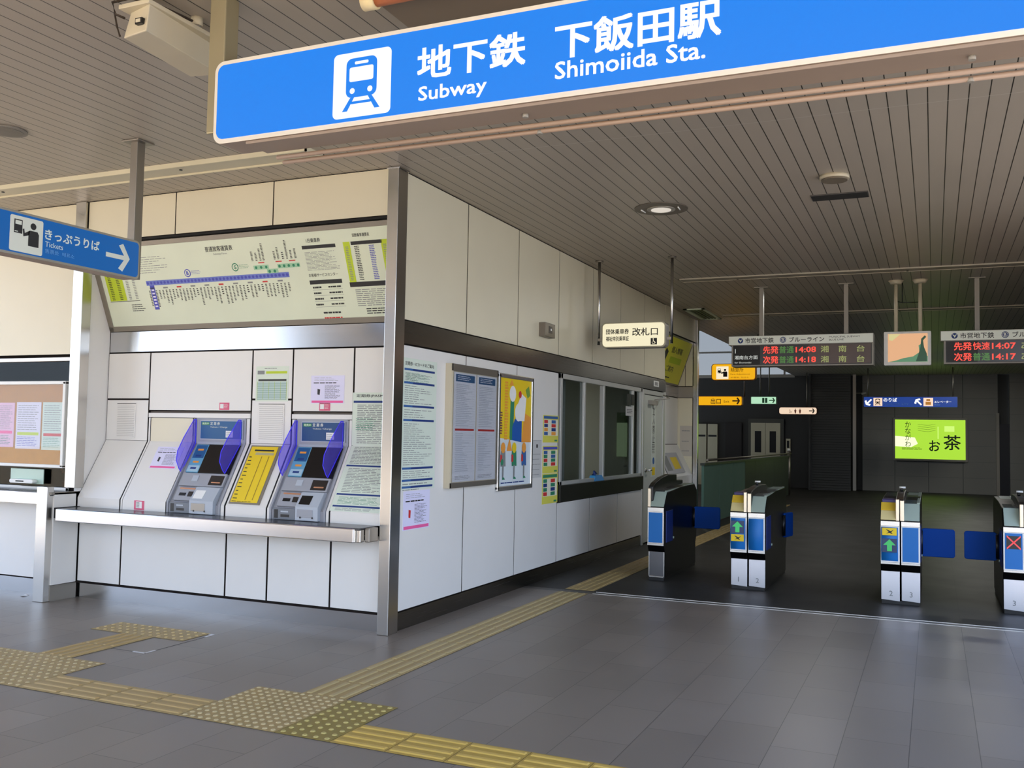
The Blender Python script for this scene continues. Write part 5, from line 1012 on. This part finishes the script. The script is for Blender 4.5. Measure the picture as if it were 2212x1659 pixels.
gate('double ticket gate with green arrow below the yellow sticker', -.445, 9.22, [(0, .165, 'yellow', 'arrow_low', '2'), (.17, .333, 'grey', 'frame', '3')], .165, [(-.112, .68, .29, .01, .37, .635)])
gate('ticket gate with red cross lamp cut by the right picture edge', .535, 9.20, [(0, .165, 'grey', 'cross', '3'), (.17, .335, 'yellow', 'arrow_low', '4')], .165, [(.53, .70, -.275, .01, .37, .63)])

# ================================================================ BACKGROUND THINGS
t = thing('stair_balustrade', 'dark green panelled stairwell balustrade with handrail beyond the gates', 'balustrade', (-3.4, 20, 0))
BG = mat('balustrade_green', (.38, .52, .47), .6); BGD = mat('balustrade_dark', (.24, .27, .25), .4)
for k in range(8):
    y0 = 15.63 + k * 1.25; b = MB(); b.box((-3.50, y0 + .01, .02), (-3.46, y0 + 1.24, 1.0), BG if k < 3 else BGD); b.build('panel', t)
b = MB(); b.box((-3.52, 15.63, 1.0), (-3.44, 25.8, 1.04), BGD); b.build('coping', t)
b = MB(); b.tube([(-3.43, 15.75, 1.09), (-3.43, 25.8, 1.09)], .02, SSTD, 10); b.build('handrail', t)
b = MB(); b.tube([(-3.48, 25.85, 0), (-3.48, 25.85, 1.15)], .04, SSTD, 12); b.tube([(-3.48, 25.85, 1.15), (-3.48, 25.85, 1.22)], [.05, .03], WHITE, 12); b.build('end_post', t)
t = thing('elevator', 'pale elevator doors with two dark glass slots on the far left wall', 'elevator', (-4.7, 29.95, 0))
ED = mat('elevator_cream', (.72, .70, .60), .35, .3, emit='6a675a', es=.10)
b = MB(); b.box((-5.25, 29.90, 0), (-4.18, 30.0, 2.08), mat('elevator_frame', (.30, .30, .27), .5)); b.build('frame', t)
for x0 in (-5.16, -4.715):
    b = MB(); b.box((x0, 29.87, 0), (x0 + .435, 29.90, 1.95), ED); r = b.build('door_leaf', t)
    b = MB(); b.box((x0 + .12, 29.86, 1.05), (x0 + .31, 29.87, 1.70), BLACK); b.build('window', r)
b = MB(); b.box((-4.12, 29.93, 1.0), (-3.99, 30.0, 1.48), ED); b.box((-4.09, 29.92, 1.2), (-4.02, 29.93, 1.42), BLACK); b.build('call_panel', t)
t = thing('steel_entry_doors', 'pair of pale steel doors at the left end of the far wall', 'doors', (-6.5, 29.95, 0))
for x0 in (-6.85, -6.50):
    b = MB(); b.box((x0, 29.88, 0), (x0 + .30, 29.975, 1.9), ED); r = b.build('door_leaf', t); b = MB(); b.box((x0 + .02, 29.87, 1.5), (x0 + .28, 29.88, 1.56), BLACK); b.build('push_bar', r)
b = MB(); b.box((-5.95, 29.90, 0), (-5.45, 29.975, 1.95), mat('dark_brown_door', (.13, .11, .10), .5)); tag(b.build('dark_service_door', None, (-5.7, 29.96, 0)), 'dark brown service door left of the elevator', 'door')
b = MB(); b.tube([(-1.93, 29.6, 2.83), (-1.80, 29.6, 2.86)], [.035, .02], WHITE, 10); b.tube([(-2.08, 29.62, 2.85), (-1.90, 29.62, 2.85)], .014, GREYP, 8)
tag(b.build('wall_spot_lamp', None, (-1.9, 29.6, 2.84)), 'tiny white lamp on the steel pole above the blue platform sign', 'lamp')
